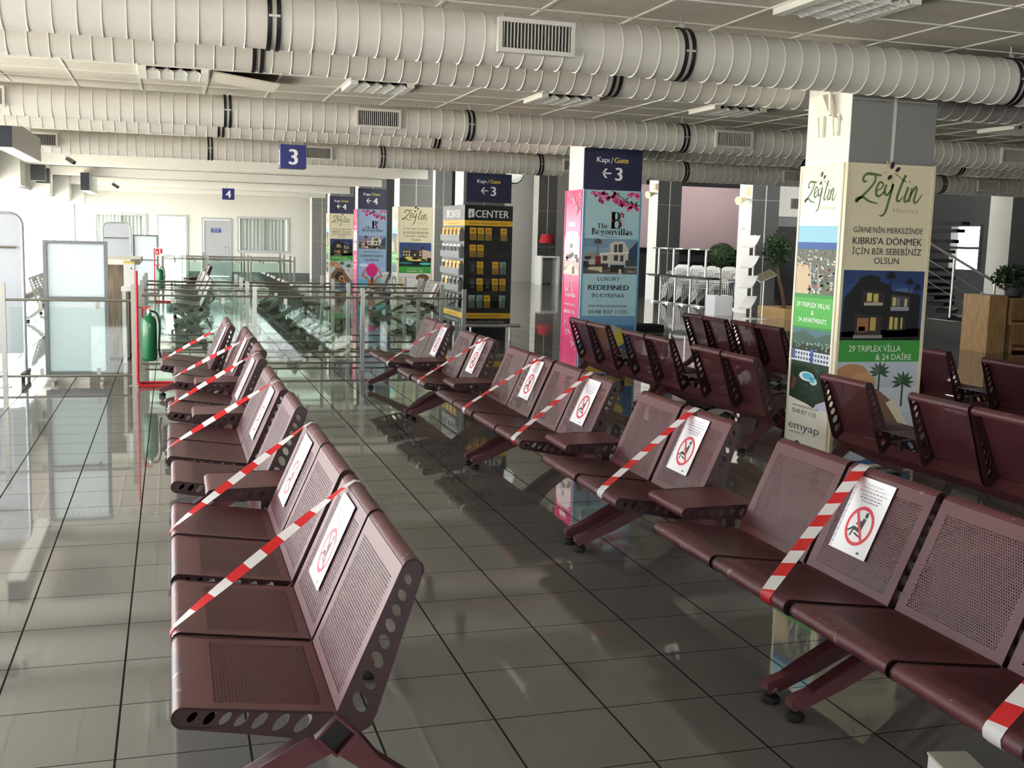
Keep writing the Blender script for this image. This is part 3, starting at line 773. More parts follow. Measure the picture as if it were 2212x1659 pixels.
for a in ((1.98,3.62,3.285,'widest red and white tape, beside the largest notice'),(1.98,5.07,4.855,'red and white tape of the middle row, second from the camera'),
    (1.98,6.56,6.29,'red and white tape of the middle row, third from camera, above a side table'),(1.975,7.50,7.46,'red and white tape of the middle row, fourth from the camera'),
    (1.975,8.98,8.96,'red and white tape of the middle row, second from the far end'),(1.965,10.44,10.31,'farthest red and white tape of the middle row'),
    (1.985,2.30,2.17,'red and white tape cut by the right edge of the photo')):
    tape(*a, TG2, w=0.066)
for a in ((4.20,20.25,20.1,'distant tape on the silver bench beside the brochure stand'),(4.17,23.8,23.7,'distant tape on the far silver bench')): tape(*a, 'tapes on the silver benches', w=0.05)
# ================================================================== ducts, ceiling fittings
M_duct = mat('duct_grey_white_paint', (208,204,196), 0.42, 0, 0.4, 0.03, 2)
M_shade = mat('dark_opening_shade', (34,33,32), 0.6)  # dark colour standing for shade inside the grilles and the ceiling gap
M_strap = mat('black_clamp_strap', (26,26,26), 0.5, 0.2)
def duct_mesh(L, r):
    m = MB(); n = 36; st = []; x = 0.0
    while x < L-0.12:
        st += [(x, r), (x+0.112, r), (x+0.1145, r+0.0055), (x+0.1175, r+0.0055)]; x += 0.12
    st.append((L, r)); k = 0
    for x, rr in st:
        for j in range(n): t = 2*PI*j/n; m.v.append((x, rr*math.cos(t), rr*math.sin(t)))
    for i in range(len(st)-1):
        for j in range(n):
            a = i*n+j; b = i*n+(j+1) % n; m.face((a, a+n, b+n, b))
    e = (len(st)-1)*n
    m.face(range(n)); m.face([e+j for j in range(n)][::-1])
    return m.mesh('ventilation_duct', M_duct, angle=40)
def ring_mesh(r):
    m = MB(); n = 36
    for x0 in (-0.036, 0.012):
        k = len(m.v)
        for x, rr in ((x0, r+.002), (x0, r+.009), (x0+.024, r+.009), (x0+.024, r+.002)):
            for j in range(n): t = 2*PI*j/n; m.v.append((x, rr*math.cos(t), rr*math.sin(t)))
        for i in range(3):
            for j in range(n): a = k+i*n+j; b = k+i*n+(j+1) % n; m.face((a, a+n, b+n, b))
    return m.mesh('strap', M_strap, angle=30)
def hanger_mesh(r, top):
    m = MB(); m.box(-0.02, 0.02, -0.012, 0.012, r, r+0.03); m.tube([(0,0,r+0.02), (0,0,top)], 0.005, 6); m.box(-0.03, 0.03, -r-0.014, -r-0.006, -0.006, 0.006)
    return m.mesh('hanger', M_steel)
GRL = MB()
def grille_parts():
    f = MB(); w, h, b = 0.23, 0.095, 0.024
    for q in ((-w, w, h-b, h), (-w, w, -h, -h+b)): f.box(q[0], q[1], -0.012, 0.03, q[2], q[3])
    f.box(-w, -w+b, -0.012, 0.03, -h+b, h-b); f.box(w-b, w, -0.012, 0.03, -h+b, h-b)
    bk_ = MB().box(-w+b, w-b, 0.012, 0.02, -h+b, h-b)  # dark plate in place of the shaded duct interior
    s = MB(); n = 20
    for i in range(n):
        x = -w+b+(2*w-2*b)*(i+0.5)/n; s.obox((x, 0.002, 0), (0.0018, 0, 0), (-0.001, 0.008, 0), (0, 0, h-b))
    return f.mesh('air_grille', M_duct, angle=0), bk_.mesh('grille_shade_plate', M_shade, angle=0), s.mesh('grille_blades', M_duct, angle=0)
gm = grille_parts()
dm = {}
DG = 'round ventilation ducts under the ceiling'
def duct(y, z, r, x0, vents, label):
    L = round(16.6-x0, 2); key = (L, r)
    if key not in dm: dm[key] = duct_mesh(L, r)
    t = dm[key]; o = bpy.data.objects.new('ventilation_duct', t); COL.objects.link(o); o.location = (x0, y, z); tag(o, label, 'duct', DG)
    rk = ('r', r)
    if rk not in dm: dm[rk] = ring_mesh(r)
    hk = ('h', r, round(z, 3))
    if hk not in dm: dm[hk] = hanger_mesh(r, ZC-z)
    x = 0.545-2.445
    while x < 16.2:
        if x > x0+0.1: inst('strap', dm[rk], o, (x-x0, 0, 0)); inst('hanger', dm[hk], o, (x-x0, 0, 0))
        x += 2.445
    for v in vents:
        g = inst('air_grille', gm[0], o, (v-x0, -r-0.026, 0)); inst('grille_shade_plate', gm[1], g); inst('grille_blades', gm[2], g)
VX = [-1.66+3.84*k-0.01*k for k in range(5)]; VX[1] = 2.01
duct(6.35, 2.72, 0.15, Xw+0.45, VX, 'nearest ribbed duct with an air grille, running across the top of the photo')
duct(7.47, 2.75, 0.15, Xw+0.45, [], 'plain ribbed duct right behind the nearest one, passing behind the first column')
duct(11.40, 2.735, 0.15, Xw+0.45, VX, 'ribbed duct with grilles in front of the pink and blue advert column')
duct(12.92, 2.76, 0.15, Xw+0.45, [], 'plain ribbed duct just behind the pink and blue advert column')
duct(16.40, 2.715, 0.155, Xw+0.45, VX, 'farthest ribbed duct with grilles, behind the hanging number three sign')

M_refl = mat('louvre_reflector', (226,225,220), 0.35, 0.25)
M_tube = mat('unlit_fluorescent_tube', (236,236,230), 0.3)
def fixture(x0, y0, label, proto=[None]):
    if proto[0] is None:
        t = thing('ceiling_light', label, 'ceiling light', (x0, y0, ZC), 0, 'square fluorescent ceiling lights')
        f = MB()
        f.box(0.01, 0.075, 0.01, 0.59, -0.042, -0.002); fm = f.mesh('light_frame', M_grid, angle=0)
        inst('light_frame', fm, t); inst('light_frame', fm, t, (0.515, 0, 0))
        r = MB(); n = 4
        for i in range(n):
            a = 0.075+0.45*i/n; b = 0.075+0.45*(i+1)/n; m_ = (a+b)/2
            for (p, q, zp, zq) in ((a, m_, -0.045, -0.004), (m_, b, -0.004, -0.045)):
                k = len(r.v); r.v += [(p, .02, zp), (q, .02, zq), (q, .58, zq), (p, .58, zp)]; r.face((k, k+1, k+2, k+3))
        for i in range(9): r.box(0.08, 0.52, 0.07+0.056*i, 0.073+0.056*i, -0.044, -0.018)
        o = bpy.data.objects.new('reflector', r.mesh('reflector', M_refl, angle=0)); COL.objects.link(o); o.parent = t
        b = MB()
        for i in range(4): x = 0.075+0.45*(i+.5)/4; b.tube([(x, .03, -0.026), (x, .57, -0.026)], 0.008, 8)
        o = bpy.data.objects.new('fluorescent_tube', b.mesh('fluorescent_tube', M_tube)); COL.objects.link(o); o.parent = t
        proto[0] = t; return t
    c = copy_tree(proto[0]); c.location = (x0, y0, ZC); tag(c, label, 'ceiling light', 'square fluorescent ceiling lights'); return c
fixture(3.355, 5.32, 'unlit louvred ceiling light cut by the top edge of the photo')
for x, lab in ((-0.257, 'unlit ceiling light with a missing panel next to it, left of the photo'), (1.549, 'unlit ceiling light between the ducts, second from the left'), (3.355, 'unlit ceiling light between the ducts, third from the left'), (5.161, 'unlit ceiling light between the ducts, just left of the nearest column'), (8.773, 'unlit ceiling light far right, right of the nearest column')): fixture(x, 10.104, lab)
fixture(6.967, 10.104, 'unlit ceiling light between ducts, hidden behind the nearest column')
t = thing('ceiling_tile', 'sagging ceiling tile with an open gap painted dark beside the leftmost light', 'ceiling tile', (0.65, 10.4, ZC))
MB().obox((0.65, 10.42, ZC-0.05), (0.285, 0, -0.035), (0, 0.285, 0), (0.002, 0, 0.008)).build('tile', M_ceil, t, angle=0)
MB().box(0.37, 0.93, 10.12, 10.69, ZC-0.009, ZC-0.007).build('gap', M_shade, t, angle=0)  # dark sheet painted in for the shade above the open tile

# hanging gate numbers
NAVY = (26,32,112)
def gate_box(x, y, z, w, h, num, label):
    t = thing('gate_number_sign', label, 'sign', (x, y, z))
    MB().box(x-w/2, x+w/2, y, y+w*0.9, z-h/2, z+h/2).build('sign_box', [mat('sign_navy', NAVY, 0.4)], t, angle=0)
    MB().tube([(x-0.02, y+w*.45, z+h/2), (x-0.02, y+w*.45, ZC)], 0.006, 6).build('hanger', M_steel, t)
    P = Print((x, y, z), (1,0,0), (0,0,1), (0,-1,0), 0.001); P.text(num, 0, -h*0.34, h*0.68, (242,242,246), 2, bold=0.035); P.build('number', t)
    P = Print((x-w/2, y+w*.45, z), (0,-1,0), (0,0,1), (-1,0,0), 0.001); P.text(num, 0, -h*0.34, h*0.68, (242,242,246), 2, bold=0.035); P.build('number', t)
gate_box(1.395, 13.4, 2.465, 0.30, 0.272, '3', 'blue hanging sign with a white number 3')
gate_box(1.37, 28.3, 2.47, 0.29, 0.27, '4', 'small blue hanging sign with a white number 4')

# ================================================================== adverts on the columns
CREAM, INK, GREEN, LOGO, OLIVE = (226,216,184), (44,38,40), (62,150,62), (98,120,66), (66,26,48)
def zlogo(P, u0, v0, w, k=2, c=LOGO):
    def s(pts, wd, widths=None): P.stroke([(u0+(x-245)/560*w, v0+(440-y)/560*w) for x, y in pts], wd*w, c, k, [q*w for q in widths] if widths else None)
    s([(335,190),(308,198),(303,168),(335,142),(395,145),(452,150)], .03, [.015,.03,.035,.03,.04,.035,.02])
    s([(402,152),(395,200),(330,275),(258,338)], .03, [.03,.03,.035,.03])
    s([(256,345),(262,320),(310,308),(365,335),(436,347)], .03, [.05,.04,.03,.03,.012])
    s([(412,262),(456,238),(468,208),(440,198),(415,245),(420,290),(448,292),(488,255)], .02, [.015,.02,.025,.03,.035,.03,.018])
    s([(496,212),(484,262),(505,285),(538,245),(552,205)], .028, [.03,.035,.03,.02,.03])
    s([(552,205),(530,300),(505,395),(482,428),(452,433)], .03, [.035,.035,.035,.03,.012])
    s([(652,138),(615,225),(590,310),(612,324),(640,292)], .03, [.04,.035,.035,.025,.012])
    s([(560,130),(606,158),(662,190)], .012)
    s([(680,222),(655,300),(664,328),(694,300)], .03, [.035,.035,.03,.012])
    s([(712,228),(692,328)], .03, [.03,.035]); s([(700,290),(738,222),(752,240),(735,312),(756,330),(804,268)], .03, [.015,.03,.03,.035,.025,.012])
    f = lambda x, y: (u0+(x-245)/560*w, v0+(440-y)/560*w)
    P.ell(*f(690,185), .012*w, .012*w, c, k)
    for x, y, r in ((535,75,1.0),(582,103,.85),(520,160,.8)):
        a, b = f(x, y); P.ell(a, b, .05*w*r, .03*w*r, OLIVE, k+1, math.radians(70 if x == 535 else 40))
    for x, y, an in ((497,72,110),(545,182,95),(478,130,190)): a, b = f(x, y); P.ell(a, b, .05*w, .016*w, (206,200,158), k, math.radians(an))
def windows(P, u0, v0, u1, v1, nx, ny, rgbs, fill=.6, k=4, rr=random.Random(5)):
    du, dv = (u1-u0)/nx, (v1-v0)/ny
    for i in range(nx):
        for j in range(ny):
            a, b = u0+du*(i+.5-fill/2), v0+dv*(j+.5-fill/2); P.rect(a, b, a+du*fill, b+dv*fill, rgbs[rr.randrange(len(rgbs))], k)
def palm(P, u, v, s, rgb, k=3, trunk=1.0):
    for i in range(9):
        a = math.radians(-30+240*i/8); P.poly([(u, v-.1*s), (u+math.cos(a-.25)*s*.6, v+math.sin(a-.25)*s*.5), (u+math.cos(a)*s, v+math.sin(a)*s*.85), (u+math.cos(a+.25)*s*.5, v+math.sin(a+.25)*s*.45)], rgb, k)
    P.rect(u-.08*s, v-s*2.2*trunk, u+.08*s, v, rgb, k)
def bands(P, u0, v0, u1, v1, cols, k=1):
    n = len(cols)
    for i, c in enumerate(cols): P.rect(u0, v0+(v1-v0)*i/n, u1, v0+(v1-v0)*(i+1)/n, c, k)
def night_villa(P, u0, v0, u1, v1):
    w, h = u1-u0, v1-v0; q = lambda x, y: (u0+x*w, v0+y*h)
    bands(P, u0, v0, u1, v1, [(40,58,92),(46,70,112),(50,80,130),(44,72,122),(38,62,108)], 1)
    D, M = (24,22,24), (48,44,44)
    P.poly([q(0,0),q(1,0),q(1,.18),q(0,.12)], (16,17,18), 2)
    P.poly([q(.02,.05),q(.02,.6),q(.2,.86),q(.2,.9),q(.33,.94),q(.45,.9),q(.45,.84),q(.58,.8),q(.6,.72),q(.86,.68),q(.97,.66),q(.97,.06),q(.5,.04)], D, 2)
    P.poly([q(.6,.72),q(.73,.76),q(.86,.74),q(.86,.68)], (80,104,140), 2)
    for x0, y0, x1, y1, c in ((.24,.5,.52,.72,M),(.6,.42,.83,.66,(70,70,76)),(.17,.06,.5,.38,M),(.58,.14,.8,.36,M)): P.poly([q(x0,y0),q(x1,y0+.01),q(x1,y1-.03),q(x0,y1)], c, 3)
    for x0, y0, x1, y1, c in ((.30,.56,.36,.68,(208,190,96)),(.38,.55,.44,.67,(196,180,96)),(.27,.5,.5,.545,(170,158,150)),(.62,.5,.66,.62,(200,186,120)),(.67,.5,.71,.61,(120,116,112)),(.77,.49,.80,.6,(206,188,110)),(.6,.43,.83,.485,(150,148,156)),
        (.20,.13,.34,.32,(150,104,66)),(.36,.14,.43,.33,(184,158,84)),(.22,.12,.30,.2,(196,150,84)),(.6,.16,.64,.34,(196,178,92)),(.66,.16,.70,.33,(186,170,96)),(.74,.17,.76,.33,(206,186,92)),(.16,.03,.52,.075,(136,130,124))): P.poly([q(x0,y0),q(x1,y0),q(x1,y1),q(x0,y1)], c, 4)
    for x, y, s in ((.58,.92,.065),(.82,.84,.05),(.92,.76,.05)): palm(P, *q(x,y), s*w*1.2, (14,16,18), 5)
def pool_night(P, u0, v0, u1, v1):
    w, h = u1-u0, v1-v0; q = lambda x, y: (u0+x*w, v0+y*h)
    bands(P, u0, v0, u1, v1, [(70,96,140),(74,104,160),(58,84,136),(48,72,124)], 1)
    for x, y, a in ((.2,.75,.14),(.42,.85,.2),(.75,.9,.18)): P.ell(*q(x,y), a*w, .05*h, (64,72,96), 1.5)
    P.poly([q(.08,.3),q(.08,.68),q(.2,.74),q(.3,.68),q(.44,.74),q(.56,.68),q(.72,.78),q(.86,.7),q(1,.64),q(1,.3)], (62,54,50), 2)
    P.poly([q(.72,.32),q(.72,.72),q(1,.64),q(1,.32)], (196,176,160), 3)
    windows(P, *q(.1,.42), *q(.7,.68), 7, 2, [(206,190,150),(30,28,28),(44,40,38)], .6, 4)
    P.rect(*q(0,0), *q(1,.3), (16,24,24), 3)
    for x, y, a, c in ((.3,.36,.12,(222,208,110)),(.8,.3,.12,(222,208,110)),(.5,.34,.1,(40,50,30)),(.55,.28,.3,(210,196,110)),(.2,.14,.22,(40,110,104)),(.82,.12,.18,(70,190,160)),(.05,.3,.14,(20,26,20)),(.95,.32,.1,(18,22,18))): P.ell(*q(x,y), a*w, .055*h, c, 5)
    palm(P, *q(.74,.8), .05*w, (26,24,26), 5, .6)
def day_villa(P, u0, v0, u1, v1, dusk=False):
    w, h = u1-u0, v1-v0; q = lambda x, y: (u0+x*w, v0+y*h)
    bands(P, u0, v0, u1, v1, [(186,196,196),(160,180,190),(132,160,178),(120,150,172)] if not dusk else [(190,190,180),(150,150,150),(120,130,150),(128,136,160)], 1)
    P.poly([q(.05,.36),q(.05,.58),q(.24,.6),q(.3,.62),q(.34,.42)], (150,140,128), 2)
    P.poly([q(.8,.4),q(.8,.62),q(1,.96),q(1,.4)], (52,66,92), 2)
    P.poly([q(.3,.3),q(.3,.56),q(.48,.62),q(.48,.86),q(.55,.92),q(.74,.94),q(.83,.72),q(.83,.3)], (206,196,180), 3)
    P.poly([q(.3,.55),q(.84,.6),q(.84,.65),q(.3,.59)], (236,228,214), 4)
    for x0, y0, x1, y1 in ((.56,.62,.62,.84),(.64,.62,.72,.86),(.36,.38,.44,.52),(.56,.38,.64,.54),(.68,.36,.74,.54)): P.rect(*q(x0,y0), *q(x1,y1), (72,68,64), 5)
    P.rect(*q(0,0), *q(1,.2), (92,84,78), 3); P.rect(*q(0,.18), *q(.32,.36), (58,46,44), 4); P.rect(*q(.22,.3), *q(.32,.5), (120,40,44), 5); P.rect(*q(.02,.4), *q(.14,.5), (56,54,52), 5)
    P.rect(*q(.32,.12), *q(.46,.3), (66,52,48), 5); P.rect(*q(.5,.06), *q(.76,.26), (40,38,38), 5); P.rect(*q(.78,.22), *q(1,.4), (66,72,76), 5)
    P.poly([q(.08,.12),q(.3,.08),q(.3,.2),q(.12,.2)], (200,184,156), 5); P.rect(*q(.3,.04), *q(.35,.2), (216,204,160), 6); P.rect(*q(.66,.0), *q(.71,.14), (206,190,160), 6); P.rect(*q(.1,.26), *q(.22,.42), (186,180,174), 5)
    palm(P, *q(.26,.9), .09*w, (84,74,66) if not dusk else (60,56,52), 4, 1.3)
def flowers(P, u0, v0, u1, v1, rr, cols=((206,52,122),(226,96,156),(184,30,96),(232,140,186)), k=3, n=26):
    w, h = u1-u0, v1-v0
    P.stroke([(u0+.45*w, v1), (u0+.62*w, v0+.72*h), (u0+.8*w, v0+.45*h), (u1, v0+.3*h)], .008*w*2, (74,84,60), k)
    C = [(.15,.9),(.22,.72),(.32,.85),(.4,.68),(.5,.8),(.56,.6),(.28,.55),(.70,.35),(.78,.2),(.86,.3),(.62,.42),(.84,.92),(.98,.8),(.97,.15)]
    for i in range(n):
        cx, cy = C[i % len(C)]; cx = u0+cx*w+rr.uniform(-.03,.03)*w; cy = v0+cy*h+rr.uniform(-.05,.05)*h
        for p_ in range(4):
            a = rr.uniform(0, 2*PI); d = .045*w; P.ell(min(max(cx+math.cos(a)*d*.7, u0+d), u1-d), min(cy+math.sin(a)*d*.7, v1-d*1.1), d*rr.uniform(.8,1.1), d*.6, cols[rr.randrange(len(cols))], k+.2*p_, a, 10)
    for i in range(9):
        t = rr.uniform(.5,1); a = rr.uniform(0, PI); P.ell(min(u0+t*w, u1-.035*w), v0+(.9-.62*(t-.5)/.5+rr.uniform(-.12,.12))*h*.95, .032*w, .016*w, (64,122,78), k+1, a, 8)
def aerial(P, u0, v0, u1, v1, rr, village=True):
    w, h = u1-u0, v1-v0; q = lambda x, y: (u0+x*w, v0+y*h)
    P.rect(u0, v0, u1, v1, (96,104,88), 1); P.rect(*q(0,.72), *q(1,1), (150,204,226), 2); P.rect(*q(0,.66), *q(1,.76), (54,92,160), 2.5)
    P.poly([q(0,0),q(.34,0),q(.42,.2),q(.3,.42),q(0,.46)], (206,184,150), 2)
    for i in range(150):
        x, y = rr.random(), rr.uniform(.02,.64)
        if x < .34 and y < .4: continue
        s = .012+.035*(1-y); c = rr.choice([(226,222,214),(196,188,178),(64,74,58),(120,120,110),(160,110,90),(140,160,190)])
        a, b = q(x, y); P.poly([(max(a-s*w,u0), b), (a, b+s*w*.6), (min(a+s*w,u1), b), (a, max(b-s*w*.6,v0))], c, 3)
    for x in (.42,.62): P.poly([q(x,.0),q(x+.03,.0),q(x-.06,.44),q(x-.08,.44)], (178,176,170), 4)
def resort(P, u0, v0, u1, v1, rr):
    w, h = u1-u0, v1-v0; q = lambda x, y: (u0+x*w, v0+y*h)
    P.rect(u0, v0, u1, v1, (30,52,34), 1); P.rect(*q(0,.86), *q(1,1), (84,116,130), 2); P.poly([q(0,.8),q(0,.92),q(.3,.98),q(.6,.9),q(1,.98),q(1,.8)], (62,96,80), 2.5)
    for i in range(60):
        a, b = q(rr.random(), rr.uniform(.74,.84)); P.rect(max(a-.015*w,u0), b, min(a+.015*w,u1), b+.012*h, rr.choice([(200,204,200),(150,160,150),(70,90,70)]), 3)
    P.rect(*q(0,.58), *q(1,.72), (218,222,230), 4); P.rect(*q(.5,.58), *q(.58,.75), (74,104,176), 5); P.rect(*q(0,.6), *q(.1,.72), (80,100,150), 5)
    windows(P, *q(.02,.59), *q(.98,.71), 13, 2, [(48,58,80),(76,84,104)], .55, 6)
    for i in range(46):
        a, b = q(rr.uniform(.05,.95), rr.uniform(.05,.54)); P.ell(a, b, rr.uniform(.02,.05)*w, rr.uniform(.01,.02)*h, rr.choice([(22,40,24),(40,70,40),(60,84,60),(18,28,20)]), 3, n=8)
    P.ell(*q(.45,.40), .2*w, .06*h, (226,232,232), 6); P.ell(*q(.62,.35), .1*w, .045*h, (226,232,232), 6); P.ell(*q(.47,.405), .14*w, .042*h, (86,186,214), 7); P.ell(*q(.6,.36), .07*w, .03*h, (86,186,214), 7)
    P.poly([q(.03,.2),q(.14,.2),q(.2,.36),q(.09,.37)], (106,64,58), 6)
def hat_rest(P, u0, v0, u1, v1):
    w, h = u1-u0, v1-v0; q = lambda x, y: (u0+x*w, v0+y*h)
    bands(P, u0, v0, u1, v1, [(120,150,170),(190,200,206),(206,210,216),(186,194,204)], 1)
    for x, y, s in ((.52,.9,.14),(.82,.8,.15),(.08,.86,.12)): palm(P, *q(x,y), s*w, (52,84,52), 2, .8)
    P.ell(*q(.18,.88), .2*w, .1*h, (176,130,92), 2.5); P.ell(*q(.32,.8), .16*w, .1*h, (196,150,112), 2.6)
    P.poly([q(0,.2),q(.06,.5),q(.26,.72),q(.5,.74),q(.72,.6),q(.95,.3),q(.8,.12),q(.4,.1)], (128,98,74), 3)
    P.poly([q(.2,.4),q(.34,.58),q(.52,.58),q(.6,.4),q(.5,.26),q(.3,.26)], (52,38,30), 4); P.ell(*q(.5,.34), .13*w, .09*h, (198,138,106), 5, .6); P.poly([q(.4,.4),q(.6,.3),q(.86,.1),q(.7,.06)], (186,126,96), 5)
    P.poly([q(.62,.6),q(.72,.64),q(.98,.3),q(.9,.28)], (226,214,190), 6); P.rect(*q(0,0), *q(1,.14), (74,100,150), 6); P.ell(*q(.3,.1), .2*w, .06*h, (206,214,224), 7)
def hat_beach(P, u0, v0, u1, v1):
    w, h = u1-u0, v1-v0; q = lambda x, y: (u0+x*w, v0+y*h)
    bands(P, u0, v0, u1, v1, [(226,214,190),(120,196,214),(96,180,206),(150,184,220),(156,180,222),(146,170,216)], 1)
    P.ell(*q(.2,.9), .18*w, .05*h, (206,216,236), 2); P.ell(*q(.85,.66), .14*w, .04*h, (206,216,236), 2)
    sk = (186,122,90)
    P.poly([q(.32,.5),q(.68,.5),q(.66,.3),q(.62,.05),q(.66,.0),q(.34,.0),q(.38,.05),q(.36,.3)], sk, 3)
    for s in (-1, 1): P.poly([q(.5+s*.16,.48),q(.5+s*.40,.58),q(.5+s*.38,.64),q(.5+s*.22,.86),q(.5+s*.17,.82),q(.5+s*.3,.62),q(.5+s*.14,.54)], sk, 3)
    P.poly([q(.46,.62),q(.56,.62),q(.53,.25),q(.49,.22)], (66,40,34), 4); P.ell(*q(.5,.76), .21*w, .2*h, (222,40,130), 5); P.ell(*q(.5,.73), .2*w, .15*h, (206,28,116), 5.5)
def pool_splash(P, u0, v0, u1, v1):
    w, h = u1-u0, v1-v0; q = lambda x, y: (u0+x*w, v0+y*h)
    bands(P, u0, v0, u1, v1, [(206,170,60),(40,104,140),(36,96,140),(48,116,160),(70,130,176),(110,156,190)], 1)
    P.ell(*q(.55,.62), .3*w, .2*h, (206,186,70), 3); P.ell(*q(.58,.75), .1*w, .09*h, (190,170,160), 4); P.ell(*q(.52,.5), .1*w, .12*h, (196,206,210), 4); P.ell(*q(.1,.3), .12*w, .1*h, (206,160,70), 3)
    P.poly([q(.3,.4),q(.8,.42),q(.72,.3),q(.36,.26)], (226,196,60), 4.5)

# tall-contrast serif lettering for the blue board
def didone(P, txt, u, v, x, rgb, k=3):
    """x = x-height; returns the end of the line"""
    tk, hr, cap = .30*x, .05*x, 1.48*x
    def stem(a, y0, y1, s0=True, s1=True):
        P.rect(u+a, v+y0, u+a+tk, v+y1, rgb, k)
        if s0: P.rect(u+a-.12*x, v+y0, u+a+tk+.12*x, v+y0+hr, rgb, k)
        if s1: P.rect(u+a-.14*x, v+y1-hr, u+a+tk, v+y1, rgb, k)
    def bowl(cx, cy_, a, b, ww=None):
        i = len(P.mb.v); n = 28; O = ellipse(cx, cy_, a, b, 0, n); I = ellipse(cx, cy_, a-(ww or tk*.95), b-hr, 0, n)
        P.mb.v += [P.P(p_, q_, k) for p_, q_ in O+I]
        for j in range(n): q_ = (j+1) % n; P.mb.face((i+j, i+q_, i+n+q_, i+n+j), P.mi(rgb))
    for ch in txt:
        if ch == 'T':
            P.rect(u, v+cap-hr*1.3, u+1.15*x, v+cap, rgb, k); P.rect(u, v+cap-.3*x, u+hr, v+cap, rgb, k); P.rect(u+1.15*x-hr, v+cap-.3*x, u+1.15*x, v+cap, rgb, k); stem(.43*x, 0, cap, True, False); a = 1.25
        elif ch == 'h' or ch == 'n':
            stem(.1*x, 0, cap if ch == 'h' else x); stem(.72*x, 0, .75*x, True, False); P.stroke([(u+.38*x, v+.72*x), (u+.6*x, v+.98*x), (u+.9*x, v+.96*x), (u+1.0*x, v+.7*x)], .1*x, rgb, k, [.04*x,.06*x,.16*x,.3*x]); a = 1.24
        elif ch == 'e':
            P.stroke([(u+.24*x, v+.52*x), (u+.86*x, v+.54*x), (u+.84*x, v+.8*x), (u+.52*x, v+.99*x), (u+.2*x, v+.75*x), (u+.16*x, v+.45*x), (u+.28*x, v+.14*x), (u+.56*x, v+.03*x), (u+.88*x, v+.22*x)], .1*x, rgb, k, [.06*x,.06*x,.16*x,.08*x,.26*x,.32*x,.24*x,.08*x,.04*x]); a = 1.02
        elif ch == 'o': bowl(u+.5*x, v+.5*x, .49*x, .52*x); a = 1.08
        elif ch == 'B':
            stem(.1*x, 0, cap, True, True); bowl(u+.55*x, v+cap*.745, .42*x, cap*.255); bowl(u+.6*x, v+cap*.255, .5*x, cap*.255); a = 1.22
        elif ch == 'g':
            bowl(u+.42*x, v+.66*x, .36*x, .36*x); bowl(u+.45*x, v-.22*x, .48*x, .26*x, .12*x); P.rect(u+.2*x, v+.02*x, u+.7*x, v+.16*x, rgb, k); P.ell(u+.9*x, v+.95*x, .11*x, .11*x, rgb, k); a = 1.05
        elif ch == 'v':
            P.poly([(u+.02*x,v+x),(u+.36*x,v+x),(u+.62*x,v+.3*x),(u+.5*x,v)], rgb, k); P.poly([(u+.5*x,v),(u+.56*x,v+.08*x),(u+.95*x,v+x),(u+.88*x,v+x)], rgb, k); P.rect(u-.06*x, v+x-hr, u+.46*x, v+x, rgb, k); P.rect(u+.72*x, v+x-hr, u+1.06*x, v+x, rgb, k); a = 1.04
        elif ch == 'i': stem(.1*x, 0, x); P.ell(u+.24*x, v+1.3*x, .16*x, .16*x, rgb, k); a = .58
        elif ch == 'l': stem(.1*x, 0, cap+.05*x); a = .58
        elif ch == 'a':
            stem(.55*x, 0, .7*x, False, False); P.stroke([(u+.15*x, v+.72*x), (u+.3*x, v+.96*x), (u+.6*x, v+.96*x), (u+.7*x, v+.68*x)], .1*x, rgb, k, [.2*x,.06*x,.12*x,.3*x]); bowl(u+.36*x, v+.27*x, .32*x, .28*x); P.rect(u+.8*x, v, u+1.0*x, v+hr*1.5, rgb, k); a = 1.0
        elif ch == 's':
            P.stroke([(u+.75*x, v+.78*x), (u+.45*x, v+.97*x), (u+.18*x, v+.78*x), (u+.45*x, v+.52*x), (u+.74*x, v+.26*x), (u+.42*x, v+.02*x), (u+.1*x, v+.26*x)], .1*x, rgb, k, [.12*x,.05*x,.2*x,.28*x,.2*x,.05*x,.12*x]); a = .9
        u += a*x
    return u
def dwidth(txt): return sum({'T':1.25,'h':1.24,'n':1.24,'e':1.02,'o':1.08,'B':1.22,'g':1.05,'v':1.04,'i':.58,'l':.58,'a':1.0,'s':.9}[c] for c in txt)

AG = 'advert boards on the columns'
def board(x0, x1, y0, y1, z0, z1, face, rgb, edge, label):
    """board fixed to a column; face 'front' looks at the camera side, 'side' at the windows"""
    t = thing('advert_board', label, 'advert board', (x0, y0, z0), 0, AG)
    MB().box(x0, x1, y0, y1, z0, z1).build('board', mat('board_%d_%d_%d' % rgb, rgb, 0.22, 0, 0.5), t, angle=0)
    f = MB()
    if face == 'front':
        f.box(x0, x0+0.022, y0-0.006, y0, z0, z1); f.box(x1-0.022, x1, y0-0.006, y0, z0, z1)
        P = Print((x0, y0, 0), (1,0,0), (0,0,1), (0,-1,0), 0.0006)
    else:
        f.box(x0-0.006, x0, y0, y0+0.022, z0, z1); f.box(x0-0.006, x0, y1-0.022, y1, z0, z1)
        P = Print((x0, y1, 0), (0,-1,0), (0,0,1), (-1,0,0), 0.0006)
    f.build('edge_strip', mat('strip_%d_%d_%d' % edge, edge, 0.4), t, angle=0)
    return t, P
